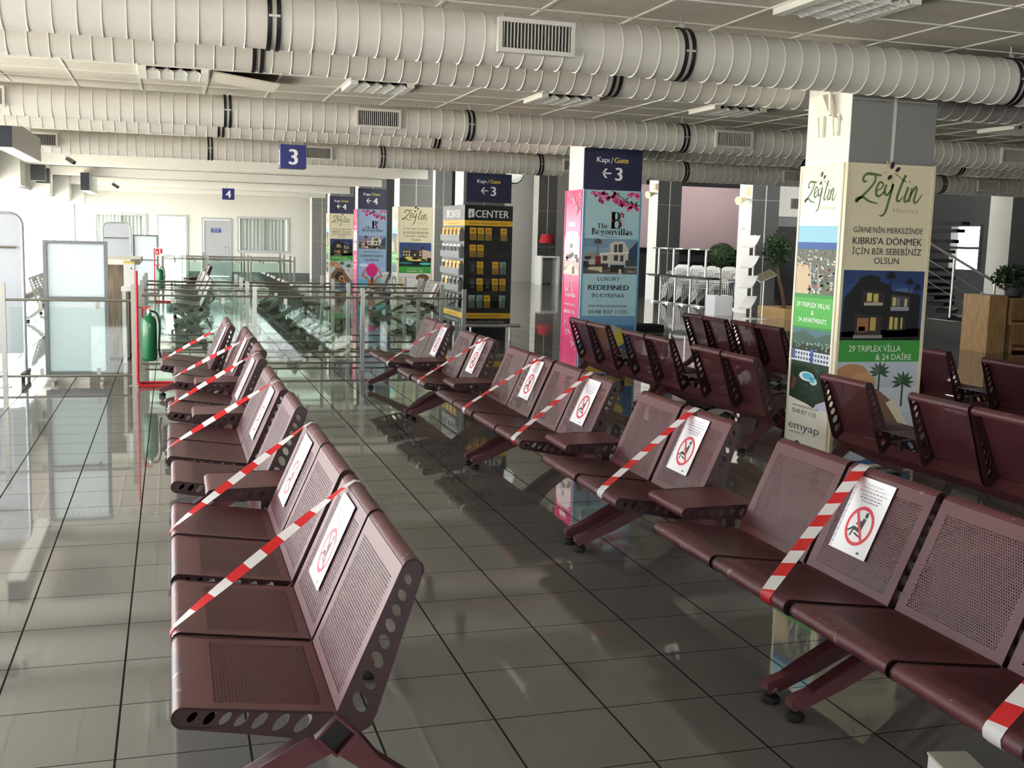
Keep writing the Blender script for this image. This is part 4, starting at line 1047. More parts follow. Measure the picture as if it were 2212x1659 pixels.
def villa_front(x0, y, lines, kind, label, z1=2.165, w=0.72):
    t, P = board(x0, x0+w, y, y+0.03, 0.015, z1, 'front', CREAM, (214,202,170), label); a, b = 0.026, w-0.026
    zlogo(P, 0.075, 1.800, 0.55)
    P.text('Homes', 0.39, 1.832, 0.036, (176,166,136), 3, 'LEFT', width=0.21)
    for (tx, z, hh, wd, bo) in lines: P.text(tx, w/2+0.005, z, hh, INK, 3, bold=bo, width=wd)
    if kind == 'night':
        night_villa(P, a, 0.93, b, 1.425)
        P.rect(a, 0.777, b, 0.93, GREEN, 6); P.text('29 TRIPLEX VİLLA', 0.105, 0.850, 0.045, (232,240,226), 8, 'LEFT', width=0.43); P.text('& 24 DAİRE', 0.63, 0.790, 0.043, (232,240,226), 8, 'RIGHT', width=0.30)
        hat_rest(P, a, 0.03, b, 0.777)
    else:
        pool_night(P, a, 0.95, b, 1.437)
        P.rect(a, 0.81, b, 0.95, GREEN, 6); P.text('www.zeytinhomes.com', w/2, 0.895, 0.026, (226,238,222), 8, width=0.33); P.text('0548 837 1135', w/2, 0.835, 0.038, (226,238,222), 8, bold=.01, width=0.33)
        P.rect(a, 0.03, b, 0.81, (222,220,216), 2); P.text('Oy bkl Tara di...', 0.06, 0.71, 0.04, (110,100,110), 3, 'LEFT', shear=.35, width=0.3); P.ell(0.52, 0.72, 0.14, 0.075, (96,66,44), 4); P.ell(0.47, 0.70, 0.05, 0.03, (128,88,54), 5); P.ell(0.08, 0.62, 0.06, 0.12, (206,186,150), 4, .4)
        for i in range(12): P.ell(0.42+.02*i, 0.72+.03*math.sin(i*2.1), 0.008, 0.006, (196,150,96), 6)
    P.build('print', t)
LT = [('GİRNE’NİN MERKEZİNDE', 1.688, 0.040, 0.57, .0), ('KIBRIS’A DÖNMEK', 1.607, 0.050, 0.57, .012), ('İÇİN BİR SEBEBİNİZ', 1.537, 0.046, 0.57, .004), ('OLSUN', 1.472, 0.046, 0.205, .004)]
LE = [('AT THE HEART OF KYRENIA', 1.700, 0.036, 0.53, .0), ('A GOOD REASON', 1.618, 0.050, 0.53, .012), ('TO VISIT CYPRUS', 1.545, 0.046, 0.49, .006), ('AGAIN', 1.472, 0.046, 0.185, .006)]
def villa_side(x, y0, y1, label, z1=2.165):
    t, P = board(x-0.0, x+0.028, y0, y1, 0.015, z1, 'side', (246,240,222), (236,228,206), label); w = y1-y0; rr = random.Random(11)
    zlogo(P, 0.075, 1.83, w-.15); P.text('Homes', w*.56, 1.845, 0.03, (200,196,140), 3, 'LEFT', width=w*.3)
    aerial(P, 0.024, 1.236, w-0.024, 1.73, rr)
    P.rect(0.024, 0.98, w-0.024, 1.236, (84,180,76), 6); P.poly([(0.024,1.236),(w-.024,1.236),(w-.024,1.215),(.024,1.205)], (58,150,66), 7); P.poly([(0.024,.98),(w-.024,.98),(w-.024,1.0),(.024,.992)], (58,150,66), 7)
    for tx, z, hh, wd in (('29 TRIPLEX VILLAS', 1.140, 0.036, w*.78), ('&', 1.085, 0.034, None), ('24 APARTMENTS', 1.028, 0.036, w*.66)): P.text(tx, w/2, z, hh, (248,250,246), 9, bold=.012, width=wd)
    resort(P, 0.024, 0.40, w-0.024, 0.98, rr); P.poly([(0.024,0.10),(w-.024,0.10),(w-.024,.47),(w*.72,.44),(w*.66,.41),(w*.5,.43),(.024,.46)], (236,232,216), 9); P.poly([(w-.024,.41),(w-.024,.49),(w*.70,.44),(w*.72,.405)], (206,204,226), 10)
    P.text('www.zeytinhomes.com', w*.47, 0.395, 0.022, INK, 11, width=w*.62); P.text('0548 837 1135', w*.45, 0.345, 0.034, INK, 11, width=w*.58)
    P.text('emyap', w*.46, 0.225, 0.060, (66,82,92), 11, bold=-.004, width=w*.74); P.text('DEVELOPMENT LTD.', w*.12, 0.192, 0.013, (50,50,54), 11, 'LEFT', width=w*.36)
    P.stroke([(w*.2,.095),(w*.33,.135),(w*.46,.095)], .012, (40,40,44), 11); P.rect(w*.40,.085,w*.43,.115,(40,40,44),11); P.text('EMIC', w*.56, 0.085, 0.045, (40,40,44), 11, 'LEFT', bold=.01, width=w*.32)
    P.build('print', t)
BLUE, PINK = (172,208,214), (238,40,122)
def bego_logo(P, cx, z, s, rgb, accent=None):
    """large decorated capital above the two lines of serif lettering; s = cap height of the big letter"""
    x = s/1.48*1.0
    didone(P, 'B', cx+.02*s-.55*x+.05, z, x*1.0, rgb, 4)
    P.stroke([(cx-.1*s+.05, z+.48*s), (cx+.1*s+.05, z+.56*s), (cx+.32*s+.05, z+.5*s)], .03*s, rgb, 4)
    if accent:
        for a, b, r in ((.42,.9,.10),(.5,.74,.09),(.3,.44,.09),(.40,.3,.09),(-.2,.46,.08),(.52,.86,.07)): P.ell(cx+a*s+.04, z+b*s, r*s, r*s*.7, accent, 6, a*5)
def bego_front(x0, y, label, turkish=False, w=0.73, z1=2.166):
    t, P = board(x0, x0+w, y, y+0.03, 0.015, z1, 'front', BLUE if not turkish else (150,176,206), (104,160,190), label); a, b = 0.024, w-0.024; rr = random.Random(4); dk = (26,30,34)
    flowers(P, a+.03, 1.93, b, z1-.004, rr)
    bego_logo(P, w*.50, 1.724, 0.195, dk, (190,50,84))
    wx = .145/dwidth('The'); didone(P, 'The', 0.183, 1.724, wx, dk, 4); wx = .52/dwidth('Begonvillas'); didone(P, 'Begonvillas', 0.115, 1.652, wx, dk, 4)
    P.text('Yapım İnşaat', w/2, 1.62, 0.015, dk, 4, width=.15)
    if not turkish:
        day_villa(P, a, 1.195, b, 1.605); P.text('422 m²', b-.02, 1.215, 0.022, (226,222,214), 9, 'RIGHT', width=.1)
        for tx, z, hh, wd, bo in (('LUXURY',1.114,.047,.285,.0),('REDEFINED',1.006,.062,.515,.035),('IN KYRENIA',.918,.050,.415,.0),('FOR MORE INFORMATION',.803,.027,.487,.0),('0548 837 1135',.728,.043,.487,.0)): P.text(tx, w/2-.01, z, hh, dk, 4, bold=bo, width=wd)
        pool_splash(P, a, 0.03, b, 0.70)
    else:
        day_villa(P, a, 1.223, b, 1.542, True)
        for tx, z, hh, wd, bo in (('KONFORUN',1.123,.047,.42,.0),('GİRNE’DEKİ',1.02,.056,.56,.03),('ADRESİ',.92,.056,.35,.02)): P.text(tx, w/2-.01, z, hh, dk, 4, bold=bo, width=wd)
        hat_beach(P, a, 0.03, b, .90)
    P.build('print', t)
def bego_side(x, y0, y1, label, z1=2.166):
    t, P = board(x, x+0.028, y0, y1, 0.015, z1, 'side', PINK, (240,90,150), label); w = y1-y0; rr = random.Random(8); a, b = .022, w-.022; wh = (250,246,248)
    flowers(P, a+.03, 1.84, b-.02, 2.14, rr, ((250,190,214),(246,120,170),(252,226,236),(220,30,110)), n=20)
    P.rect(w*.28, 1.74, w*.66, 1.79, wh, 3); P.rect(w*.12, 1.60, w*.86, 1.68, (252,236,240), 3)
    bands(P, a, 1.165, b, 1.62, [(180,160,150),(214,196,188),(236,220,216),(248,236,238),(250,228,238)], 2)
    for i in range(9): u = a+(b-a)*rr.uniform(.02,.8); z = rr.uniform(1.22,1.5); P.rect(u, z, u+.09, z+.05, rr.choice([(120,104,100),(206,190,184),(90,80,80),(150,132,126)]), 3)
    P.poly([(a,1.17),(b,1.17),(b,1.23),(w*.5,1.3),(a,1.2)], (240,226,206), 4); P.rect(w*.55,1.18,w*.7,1.27,(120,100,80),5)
    bego_logo(P, w*.42, .965, .125, wh); wx = .12/dwidth('The'); didone(P, 'The', w*.14, .97, wx*.9, wh, 4); wx = .36/dwidth('Begonvillas'); didone(P, 'Begonvillas', w*.18, .905, wx, wh, 4)
    P.text('FOR MORE INFORMATION', w*.48, .80, .026, wh, 4, width=w*.66); P.text('0548 837 1135', w*.46, .705, .044, wh, 4, bold=.02, width=w*.66)
    flowers(P, a+.04, .24, b-.03, .62, rr, ((226,60,150),(246,150,200),(196,40,140),(250,200,226)), n=18)
    P.build('print', t)
def gate_panel(x0, y, z0, z1, w, num, label):
    t = thing('gate_direction_sign', label, 'sign', (x0, y, z0), 0, 'navy gate direction signs on the columns'); h = z1-z0
    MB().box(x0, x0+w, y, y+0.025, z0, z1).build('panel', mat('sign_dark_navy', (13,17,62), 0.35), t, angle=0)
    P = Print((x0+w/2, y, z0), (1,0,0), (0,0,1), (0,-1,0), 0.0008); wh = (244,244,246); s = h/0.47
    P.text('Kapı', -0.055*s, 0.315*s, 0.062*s, wh, 2, 'RIGHT', bold=.02, width=.155*s); P.text('/', -0.02*s, 0.305*s, 0.075*s, wh, 2); P.text('Gate', 0.01*s, 0.315*s, 0.062*s, (240,214,90), 2, 'LEFT', bold=.02, width=.175*s)
    P.text(num, 0.07*s, 0.112*s, 0.155*s, wh, 2, bold=.04)
    P.rect(-0.135*s, 0.182*s, -0.025*s, 0.20*s, wh, 2)
    for sg in (-1, 1): P.poly([(-0.145*s,0.191*s),(-0.118*s,0.191*s),(-0.072*s,0.191*s+sg*.055*s),(-0.10*s,0.191*s+sg*.055*s)], wh, 2)
    P.build('lettering', t)
villa_front(4.470, 6.715, LT, 'night', 'large cream villa advert with a green logo on the front of the nearest column')
villa_side(4.468, 6.748, 7.305, 'cream villa advert with aerial photos on the window side of the nearest column')
bego_front(4.580, 12.135, 'pale blue villa advert with bougainvillea flowers reading LUXURY REDEFINED')
bego_side(4.578, 12.168, 12.740, 'bright pink villa advert strip beside the pale blue board')
villa_front(4.455, 22.445, LE, 'pool', 'cream advert reading A GOOD REASON TO VISIT CYPRUS AGAIN')
villa_side(4.446, 22.478, 23.04, 'narrow advert side facing the windows on the A GOOD REASON column')
bego_front(4.465, 27.645, 'blue villa advert showing a bather under a pink sun hat', True, z1=2.2)
bego_side(4.456, 27.678, 28.24, 'narrow pale side of the advert column with the pink sun hat', 2.2)
villa_front(4.465, 32.845, LT, 'night', 'most distant cream villa advert, under the leftmost gate 4 direction sign')
villa_side(4.456, 32.878, 33.44, 'narrow green and white side of the most distant advert column')
gate_panel(4.580, 12.14, 2.17, 2.64, 0.725, '3', 'navy sign Kapı Gate with arrow to 3 above the pale blue advert')
gate_panel(4.545, 17.325, 2.14, 2.60, 0.745, '3', 'navy sign Kapı Gate with arrow to 3 above the brochure stand')
gate_panel(4.465, 27.65, 2.203, 2.71, 0.72, '4', 'navy sign Kapı Gate with arrow to 4 above the pink sun hat advert')
gate_panel(4.470, 32.85, 2.168, 2.665, 0.72, '4', 'most distant navy sign Kapı Gate with arrow to 4')
t = thing('loudspeaker_bracket', 'small cream wall bracket with two hanging arms at the top of the nearest column', 'bracket', (4.49, 7.0, 2.5))
m = MB(); m.obox((4.455, 7.03, 2.575), (0.035, 0, 0.006), (0, 0.075, 0.0), (-0.02, 0.02, 0.07)); m.build('box', mat('cream_plastic', (232,228,212), 0.45), t, angle=0)
m = MB(); m.obox((4.44, 6.93, 2.585), (0.01, 0, 0), (0, 0.012, 0.0), (0, 0.01, 0.085)); m.obox((4.47, 6.99, 2.50), (0.01,0,0), (0,0.13,0.035), (0,0,0.008))
for y in (7.09, 6.905): m.obox((4.455, y, 2.43), (0.006,0,0), (0,0.007,0), (0,0.012,0.075)); m.obox((4.48, y-.025, 2.43), (0.006,0,0), (0,0.007,0), (0,0.0,0.075))
m.build('arm', mat('cream_plastic'), t, angle=0)
# ================================================================== visitor brochure stand
BLK, YEL = (11,11,12), (232,182,52)
M_blk = mat('stand_black', BLK, 0.4); 
t = thing('brochure_stand', 'tall black and yellow visitor information stand full of brochures', 'display stand', (4.29, 16.45, 0)); ST = t
m = MB(); m.box(4.29, 5.055, 16.45, 17.20, 0.24, 2.07); m.box(4.29, 4.46, 17.20, 17.83, 0.24, 2.07); m.box(4.34, 5.0, 16.50, 17.15, 0.0, 0.24); m.build('cabinet', M_blk, t, angle=0)
P = Print((4.29, 16.45, 0), (1,0,0), (0,0,1), (0,-1,0), 0.0012); w = .765; wh = (240,240,236)
P.rect(.055, 1.885, .15, 2.01, wh, 2); P.poly([(.055,1.89),(.1,1.89),(.075,1.862)], wh, 2); P.text('i', .10, 1.90, .085, (26,26,28), 3, shear=.25, bold=.02)
P.text('CENTER', .17, 1.885, .115, wh, 3, 'LEFT', bold=.012, width=.53)
P.text('Visitor Information Point', w/2, 1.780, .036, (70,52,30), 3, shear=.25, width=.60); P.text('cyprusinfocenter.com', .07, .362, .034, (60,48,24), 3, 'LEFT', width=.53); P.text('Brochure Distribution Network System', .05, .272, .026, (226,226,222), 3, 'LEFT', shear=.25, width=.62)
P.build('front_lettering', t)
for z0, z1 in ((1.757, 1.838), (.335, .42)): MB().box(4.289, 5.056, 16.448, 16.45, z0, z1).build('yellow_band', flat(YEL), t, angle=0)
P = Print((4.29, 17.83, 0), (0,-1,0), (0,0,1), (-1,0,0), 0.0012); w = 1.38
P.rect(0, 1.838, w, 2.07, (128,128,128), 1); P.rect(0, 1.757, w, 1.838, YEL, 1); P.rect(0, 0.335, w, 0.42, YEL, 1)
P.rect(.25, 1.885, .36, 2.01, wh, 2); P.text('i', .305, 1.90, .085, (26,26,28), 3, shear=.25, bold=.02); P.text('CENTER', .40, 1.885, .115, wh, 3, 'LEFT', bold=.012, width=.72)
P.text('Visitor Information Point', w/2, 1.780, .036, (180,140,50), 3, shear=.25, width=.8); P.text('cyprusinfocenter.com', w/2, .362, .034, (150,116,40), 3, width=.7); P.text('Brochure Distribution Network System', w/2, .272, .026, wh, 3, shear=.25, width=.9)
P.build('side_lettering', t)
M_poly = glass_material('clear_acrylic', (236,240,240))
RZ = [1.535, 1.278, 1.020, 0.762, 0.504]
for z in RZ:
    m = MB()
    for i in range(6): m.box(4.362+.122*i-.003, 4.362+.122*i+.001, 16.41, 16.45, z, z+.17)
    m.box(4.36, 4.975, 16.41, 16.45, z-.006, z); m.box(4.36, 4.975, 16.408, 16.411, z, z+.10); m.build('brochure_rack', M_poly, t, angle=0)
    m = MB(); m.box(4.24, 4.29, 16.56, 17.80, z-.02, z); m.box(4.236, 4.239, 16.56, 17.80, z, z+.08)
    for i in range(6): m.box(4.24, 4.29, 16.56+.247*i, 16.563+.247*i, z, z+.15)
    m.build('brochure_rack', mat('grey_plastic_rack', (130,130,130), 0.5) if z > .6 else M_poly, t, angle=0)
m = MB(); m.tube([(4.22, 16.36, .232), (5.19, 16.36, .232)], .028, 14); m.build('bumper_rail', M_steel, t)
for x in (4.40, 5.03): MB().tube([(x, 16.36, 0), (x, 16.36, .22)], .02, 12).build('rail_post', M_steel, t)
BCOL = {'Y': (236,180,50), 'D': (48,48,50), 'G': (150,170,156), 'W': (226,228,226)}
proto = {}
def brochure(x, y, z, c, side, label):
    key = (c, side)
    if key not in proto:
        if side == 'f':
            b = MB().obox((0, 0, .094), (.050, 0, 0), (0, .008, .002), (0, .010, .094))
            P = Print((0, -.019, .094), (1,0,0), Vector((0,.106,1)).normalized(), (0,-1,0), .0012)
        else:
            b = MB().obox((0, 0, .094), (.013, 0, .002), (0, .095, 0), (.008, 0, .094))
            P = Print((-.022, 0, .094), (0,-1,0), Vector((.085,0,1)).normalized(), (-1,0,0), .0012)
        k = 1.9 if side == 's' else 1
        if c == 'Y':
            P.text('BEST', 0, .045, .022, (60,40,20), 2, bold=.03, width=.06*k); P.rect(-.028*k, .03, .02*k, .034, (110,76,30), 2); P.rect(-.028*k, -.005, 0, .003, (90,60,30), 2); P.rect(-.02*k, -.065, .025*k, -.055, (150,110,40), 2)
        elif c == 'D': P.ell(0, .03, .03*k, .03, (86,84,80), 2); P.rect(-.02*k, -.03, .02*k, -.024, (180,180,176), 2); P.rect(-.016*k, -.045, .016*k, -.04, (180,180,176), 2)
        else: P.ell(.01, .02, .03*k, .05, (110,136,118) if c == 'G' else (60,60,66), 2); P.rect(-.03*k, -.07, .02*k, -.064, (90,110,96), 2)
        proto[key] = (b.mesh('brochure', mat('brochure_'+c, BCOL[c], 0.35), angle=0), P.mb.mesh('cover_print', P.mats, angle=0))
    o = bpy.data.objects.new('brochure', proto[key][0]); COL.objects.link(o); o.location = (x, y, z)
    inst('cover_print', proto[key][1], o); tag(o, label, 'brochure', 'brochures in the visitor stand')
CN = {'Y': 'yellow', 'D': 'dark', 'G': 'pale green', 'W': 'white'}
RN = ['top', 'second', 'third', 'fourth', 'bottom']; PN = ['first', 'second', 'third', 'fourth', 'last']
for r, row in enumerate(('YYY-Y', 'YY---', 'DY-YG', 'DYDYY', 'GGY-G')):
    for i, c in enumerate(row):
        if c != '-': brochure(4.423+.122*i, 16.431, RZ[r]+.002, c, 'f', '%s brochure, %s pocket of the %s row, front of the visitor stand' % (CN[c], PN[i], RN[r]))
for r, row in enumerate(('YYYYY', 'WWWWW', 'YYYYW', 'DDDYG', 'DDDDD')):
    for i, c in enumerate(row): brochure(4.267, 16.69+.247*i, RZ[r]+.003, c, 's', '%s brochures, %s pocket from the corner, %s row on the side of the stand' % (CN[c], PN[i], RN[r]))

# ================================================================== glass barriers
BG = 'steel and glass queue barriers'
M_bar = mat('barrier_steel', (158,156,148), 0.28, 0.85)
M_bgl = glass_material('barrier_glass', (248,252,250), refl=0.4)
def barrier(xs, y, label, z_top=0.967, z_rail=0.855, y1=None, panels=None, grp=BG):
    t = thing('glass_barrier', label, 'barrier', (xs[0], y, 0), 0, grp); y1 = y if y1 is None else y1
    Y = lambda x: y+(y1-y)*(x-xs[0])/(xs[-1]-xs[0])
    for x in xs:
        m = MB(); m.box(x-.022, x+.022, Y(x)-.022, Y(x)+.022, 0.006, z_top); m.box(x-.05, x+.05, Y(x)-.05, Y(x)+.05, 0, 0.008); m.build('post', M_bar, t, angle=0)
    for z in (z_rail, 0.105): MB().tube([(xs[0], y, z), (xs[-1], y1, z)], .013, 10).build('rail', M_bar, t)
    for a, b in zip(xs[:-1], xs[1:]):
        ya, yb = Y(a), Y(b); MB().obox(((a+b)/2, (ya+yb)/2, (z_rail+.105)/2-.02), ((b-a)/2-.06, (yb-ya)/2, 0), (0, .004, 0), (0, 0, (z_rail-.105)/2-.05)).build('glass_panel', M_bgl, t, angle=0)
        m = MB()
        for q in (.28, .72):
            x = a+(b-a)*q; yy = Y(x)
            for z in (z_rail-.05, .105+.045): m.box(x-.018, x+.018, yy-.014, yy+.014, z-.035, z+.03)
        m.build('clamp', M_bar, t, angle=0)
    return t
barrier([-2.76, -1.56, -0.365], 11.66, 'glass barrier nearest us on the left, beside the red extinguisher stand', z_top=1.02)
for y, xs, lab in ((12.64, [-.33, .89, 2.105, 3.31], 'nearest long glass barrier behind the left row of benches'), (13.83, [-.33, .885, 2.12, 3.325], 'second long glass barrier from the camera'),
    (15.10, [-.33, .887, 2.105, 3.295], 'third long glass barrier from the camera'), (16.12, [-.33, .878, 2.09, 3.312], 'fourth long glass barrier, just before the silver benches')): barrier(xs, y, lab)
for y, lab in ((28.25, 'nearest glass barrier of the far gate'), (29.3, 'second glass barrier of the far gate'), (30.9, 'third glass barrier of the far gate'), (32.1, 'last glass barrier of the far gate')): barrier([-.2, .865, 1.9, 2.97], y, lab)

# ================================================================== gate desk, screens, extinguishers
M_frost = frosted_material()
def screen(x0, x1, y, z1, label):
    t = thing('frosted_screen', label, 'screen', (x0, y, 0)); f = MB()
    f.box(x0, x0+.035, y-.02, y+.02, .07, z1); f.box(x1-.035, x1, y-.02, y+.02, .07, z1); f.box(x0+.035, x1-.035, y-.02, y+.02, z1-.03, z1); f.box(x0+.035, x1-.035, y-.02, y+.02, .06, .12); f.box(x0+.035, x1-.035, y-.018, y+.018, .85, .875)
    f.build('frame', mat('grey_screen_frame', (118,120,122), 0.4, .4), t, angle=0)
    for a, b in ((.12, .85), (.875, z1-.03)): MB().box(x0+.035, x1-.035, y-.004, y+.004, a, b).build('frosted_pane', M_frost, t, angle=0)
    for x in (x0+.06, x1-.09): MB().box(x, x+.03, y-.16, y+.16, 0, .03).box(x, x+.03, y-.02, y+.02, .03, .07).build('foot', M_bar, t, angle=0)
screen(-1.215, -0.61, 11.90, 1.435, 'large frosted glass screen standing on the left beside the wooden desk')
screen(-0.823, -0.268, 26.6, 1.43, 'small distant frosted screen at the far gate')
def partition(x0, x1, y, z1, label):
    t = thing('rounded_partition', label, 'partition', (x0, y, 0)); r = .12
    O = [(x0, .28), (x1, .28)]+arc(x1-r, z1-r, r, 0, 90, 8)+arc(x0+r, z1-r, r, 90, 180, 8)
    MB().prism(O, lambda x, z, q: (x, q, z), y-.012, y+.012).build('panel', mat('pale_grey_board', (180,184,190), 0.5), t, angle=30)
    pts = [(x0, y, .1)]+[(x, y, z) for x, z in [(x0, .28)]+arc(x0+r, z1-r, r, 180, 90, 8)+arc(x1-r, z1-r, r, 90, 0, 8)]+[(x1, y, .28), (x1, y, .1)]
    MB().tube(pts, .02, 10).build('frame', mat('grey_tube', (176,178,182), 0.35, .5), t)
    MB().tube([(x0+.03, y-.03, z1*.8), (x1-.06, y-.03, z1*.8)], .012, 8).build('crossbar', M_bar, t)
    for x in (x0, x1): MB().box(x-.02, x+.02, y-.25, y+.25, .06, .1).box(x-.015, x+.015, y-.25, y-.2, 0, .06).box(x-.015, x+.015, y+.2, y+.25, 0, .06).build('castor_foot', M_black, t, angle=0)
partition(-2.15, -1.43, 12.15, 1.69, 'pale grey rounded partition cut by the left edge of the photo')
partition(-1.45, -0.86, 26.5, 1.68, 'distant rounded grey partition in front of the far window')
M_lam = wood_material('striped_wood_laminate', (96,84,70), (142,126,106))
t = thing('gate_desk', 'gate desk clad in striped grey brown wood with a pale top', 'desk', (-.74, 14.05, 0))
MB().box(-.95, -.49, 14.05, 15.6, .02, 1.135).build('pedestal', M_lam, t, angle=0)
m = MB(); m.prism([(-1.0, 13.95), (-.46, 13.95), (-.36, 14.12), (-.36, 15.65), (-1.0, 15.65)], lambda x, y, q: (x, y, q), 1.14, 1.205); m.build('top', mat('pale_laminate_top', (230,224,212), 0.3), t, angle=0)
t = thing('side_table', 'low white table beside the wooden gate desk', 'table', (-.48, 13.84, 0))
MB().box(-.56, -.40, 13.66, 14.02, .84, .885).build('top', M_white, t, angle=0)
for x, y in ((-.43, 13.69), (-.43, 13.99), (-.53, 13.69)): MB().box(x-.02, x+.02, y-.02, y+.02, 0, .84).build('leg', M_steel, t, angle=0)
t = thing('ticket_reader', 'white box with a yellow top edge standing on the low white table', 'machine', (-.46, 13.8, .886))
MB().box(-.53, -.41, 13.70, 13.90, .887, 1.165).build('body', mat('white_plastic', (238,238,234), 0.4), t, angle=0); MB().box(-.531, -.409, 13.699, 13.901, 1.165, 1.185).build('cap', mat('yellow_plastic', (232,206,84), 0.4), t, angle=0)
MB().box(-.45, -.435, 13.697, 13.70, 1.10, 1.115).build('button', M_black, t, angle=0)
M_red = mat('red_enamel', (196,30,38), 0.3); M_grn = mat('green_enamel', (20,104,62), 0.25, 0, 0.5, 0, 6, .3)
def extinguisher(x, y, label, lab2, sign=False, s=1.0):
    t = thing('extinguisher_stand', lab2, 'stand', (x, y, 0)); c = x+.113
    pts = [(x, y, 1.16), (x, y, .10)]+[(x+.06-.06*math.cos(math.radians(a)), y-.0, .075-.06*math.sin(math.radians(a))) for a in (0, 30, 60, 90)]+[(x+.30, y-.01, .016), (x+.375, y+.04, .016), (x+.375, y+.20, .016), (x+.33, y+.24, .016), (x+.05, y+.24, .016), (x+.01, y+.2, .016), (x+.01, y+.02, .02)]
    MB().tube(pts, .0145, 10).build('tube_frame', M_red, t)
    MB().tube([(x, y, .80), (x+.05, y, .80), (x+.05, y+.01, .70)], .009, 8).build('hook', mat('dark_red_enamel', (110,26,30), 0.4), t)
    if sign:
        MB().box(x+.01, x+.20, y-.006, y+.006, 1.0, 1.17).build('sign', mat('white_plastic'), t, angle=0); P = Print((x, y-.006, 0), (1,0,0), (0,0,1), (0,-1,0), .002); P.rect(.03,1.02,.10,1.15,(200,40,48),2); P.rect(.125,1.05,.165,1.15,(200,40,48),2); P.rect(.05,1.04,.07,1.1,(240,240,240),3); P.build('pictogram', t)
    e = thing('fire_extinguisher', label, 'fire extinguisher', (c, y, .27))
    MB().lathe((c, y, .27), [(.055,0),(.066,.012),(.0745,.03),(.0745,.37),(.068,.41),(.048,.44),(.024,.452),(.024,.475)], 24).build('cylinder', M_grn, e)
    m = MB(); m.lathe((c, y, .745), [(.02,0),(.022,.03),(.016,.04)], 12); m.build('valve', M_steel, e)
    m = MB(); m.obox((c-.03, y, .80), (.045,0,.012), (0,.010,0), (-.003,0,.008)); m.obox((c-.02, y, .775), (.035,0,.0), (0,.009,0), (0,0,.006)); m.build('lever', M_red, e, angle=0)
    MB().tube(smooth_path([(c+.02, y-.01, .765), (c+.075, y-.02, .74), (c+.10, y-.03, .62), (c+.092, y-.03, .42), (c+.10, y-.02, .33), (c+.105, y-.02, .30)]), .011, 8).build('hose', M_black, e)
extinguisher(-.328, 11.5, 'green fire extinguisher hanging on a red tube stand at the end of the left row', 'red tubular stand holding the near green extinguisher')
extinguisher(-.34, 25.0, 'distant green fire extinguisher under a small red and white sign', 'distant red extinguisher stand with a red and white sign', True)
for (x0, x1, y0, y1, zb, zt, lab) in ((-1.80, -1.61, 13.1, 15.9, 2.40, 2.70, 'dark fronted hanging display box at the upper left edge of the photo'), (-1.95, -1.76, 27.3, 30.2, 2.40, 2.80, 'smaller dark display box hanging above the far windows')):
    t = thing('hanging_display', lab, 'display', (x0, y0, zb)); MB().box(x0, x1, y0+.01, y1, zb+.012, zt).build('casing', mat('pale_grey_casing', (206,206,204), 0.5), t, angle=0)
    MB().box(x0, x1, y0, y0+.01, zb, zt).build('screen', mat('dark_navy_screen', (30,34,46), 0.3), t, angle=0); MB().box(x0, x1, y0+.01, y1, zb, zb+.012).build('underside', M_white, t, angle=0)
    MB().box(x0+.07, x0+.12, y0+.4, y0+.46, zt, ZC-.008).box(x0+.07, x0+.12, y1-.5, y1-.44, zt, ZC-.008).build('hanger', M_steel, t, angle=0)
def cctv(x, y, z, label):
    t = thing('security_camera', label, 'camera', (x, y, z)); MB().tube([(x, y, ZC-.008), (x, y, z+.03)], .01, 8).build('stem', mat('white_plastic'), t)
    MB().obox((x+.03, y-.02, z), (.06, -.05, -.04), (.02, .03, 0), (.01, 0, .025)).build('housing', mat('dark_camera', (60,62,64), 0.4), t, angle=0); MB().tube([(x-.16, y, z+.10), (x, y, z+.03)], .008, 6).build('bracket', mat('white_plastic'), t)
cctv(-1.60, 20.0, 2.66, 'security camera on a white stem under the far duct, upper left')
cctv(-1.26, 28.1, 2.56, 'small hanging camera near the far white wall')
for y, x, lab in ((24.6, -2.55, 'dark loudspeaker high on the window wall, upper left corner'), (26.0, -2.6, 'second dark loudspeaker beside the first, by the window wall')):
    t = thing('loudspeaker', lab, 'loudspeaker', (x, y, 2.5)); MB().box(x-.15, x+.12, y, y+.25, 2.48, 2.80).build('cabinet', mat('dark_camera'), t, angle=0); MB().box(x-.04, x+.02, y+.1, y+.16, 2.80, ZC-.008).build('bracket', M_steel, t, angle=0)
t = thing('white_box', 'small white box on the floor at the bottom right corner', 'box', (2.17, 2.51, 0))
m = MB(); m.obox((2.172, 2.515, .052), (.056,-.012,0), (.012,.056,0), (0,0,.045)); m.build('box', mat('white_plastic'), t, angle=0); m = MB(); m.obox((2.172, 2.515, .1), (.059,-.0125,0), (.0125,.059,0), (0,0,.004)); m.build('lid', mat('pale_beige_lid', (206,202,186), 0.4), t, angle=0); MB().obox((2.172,2.515,.0035), (.05,-.011,0), (.011,.05,0), (0,0,.0035)).build('base', M_black, t, angle=0)
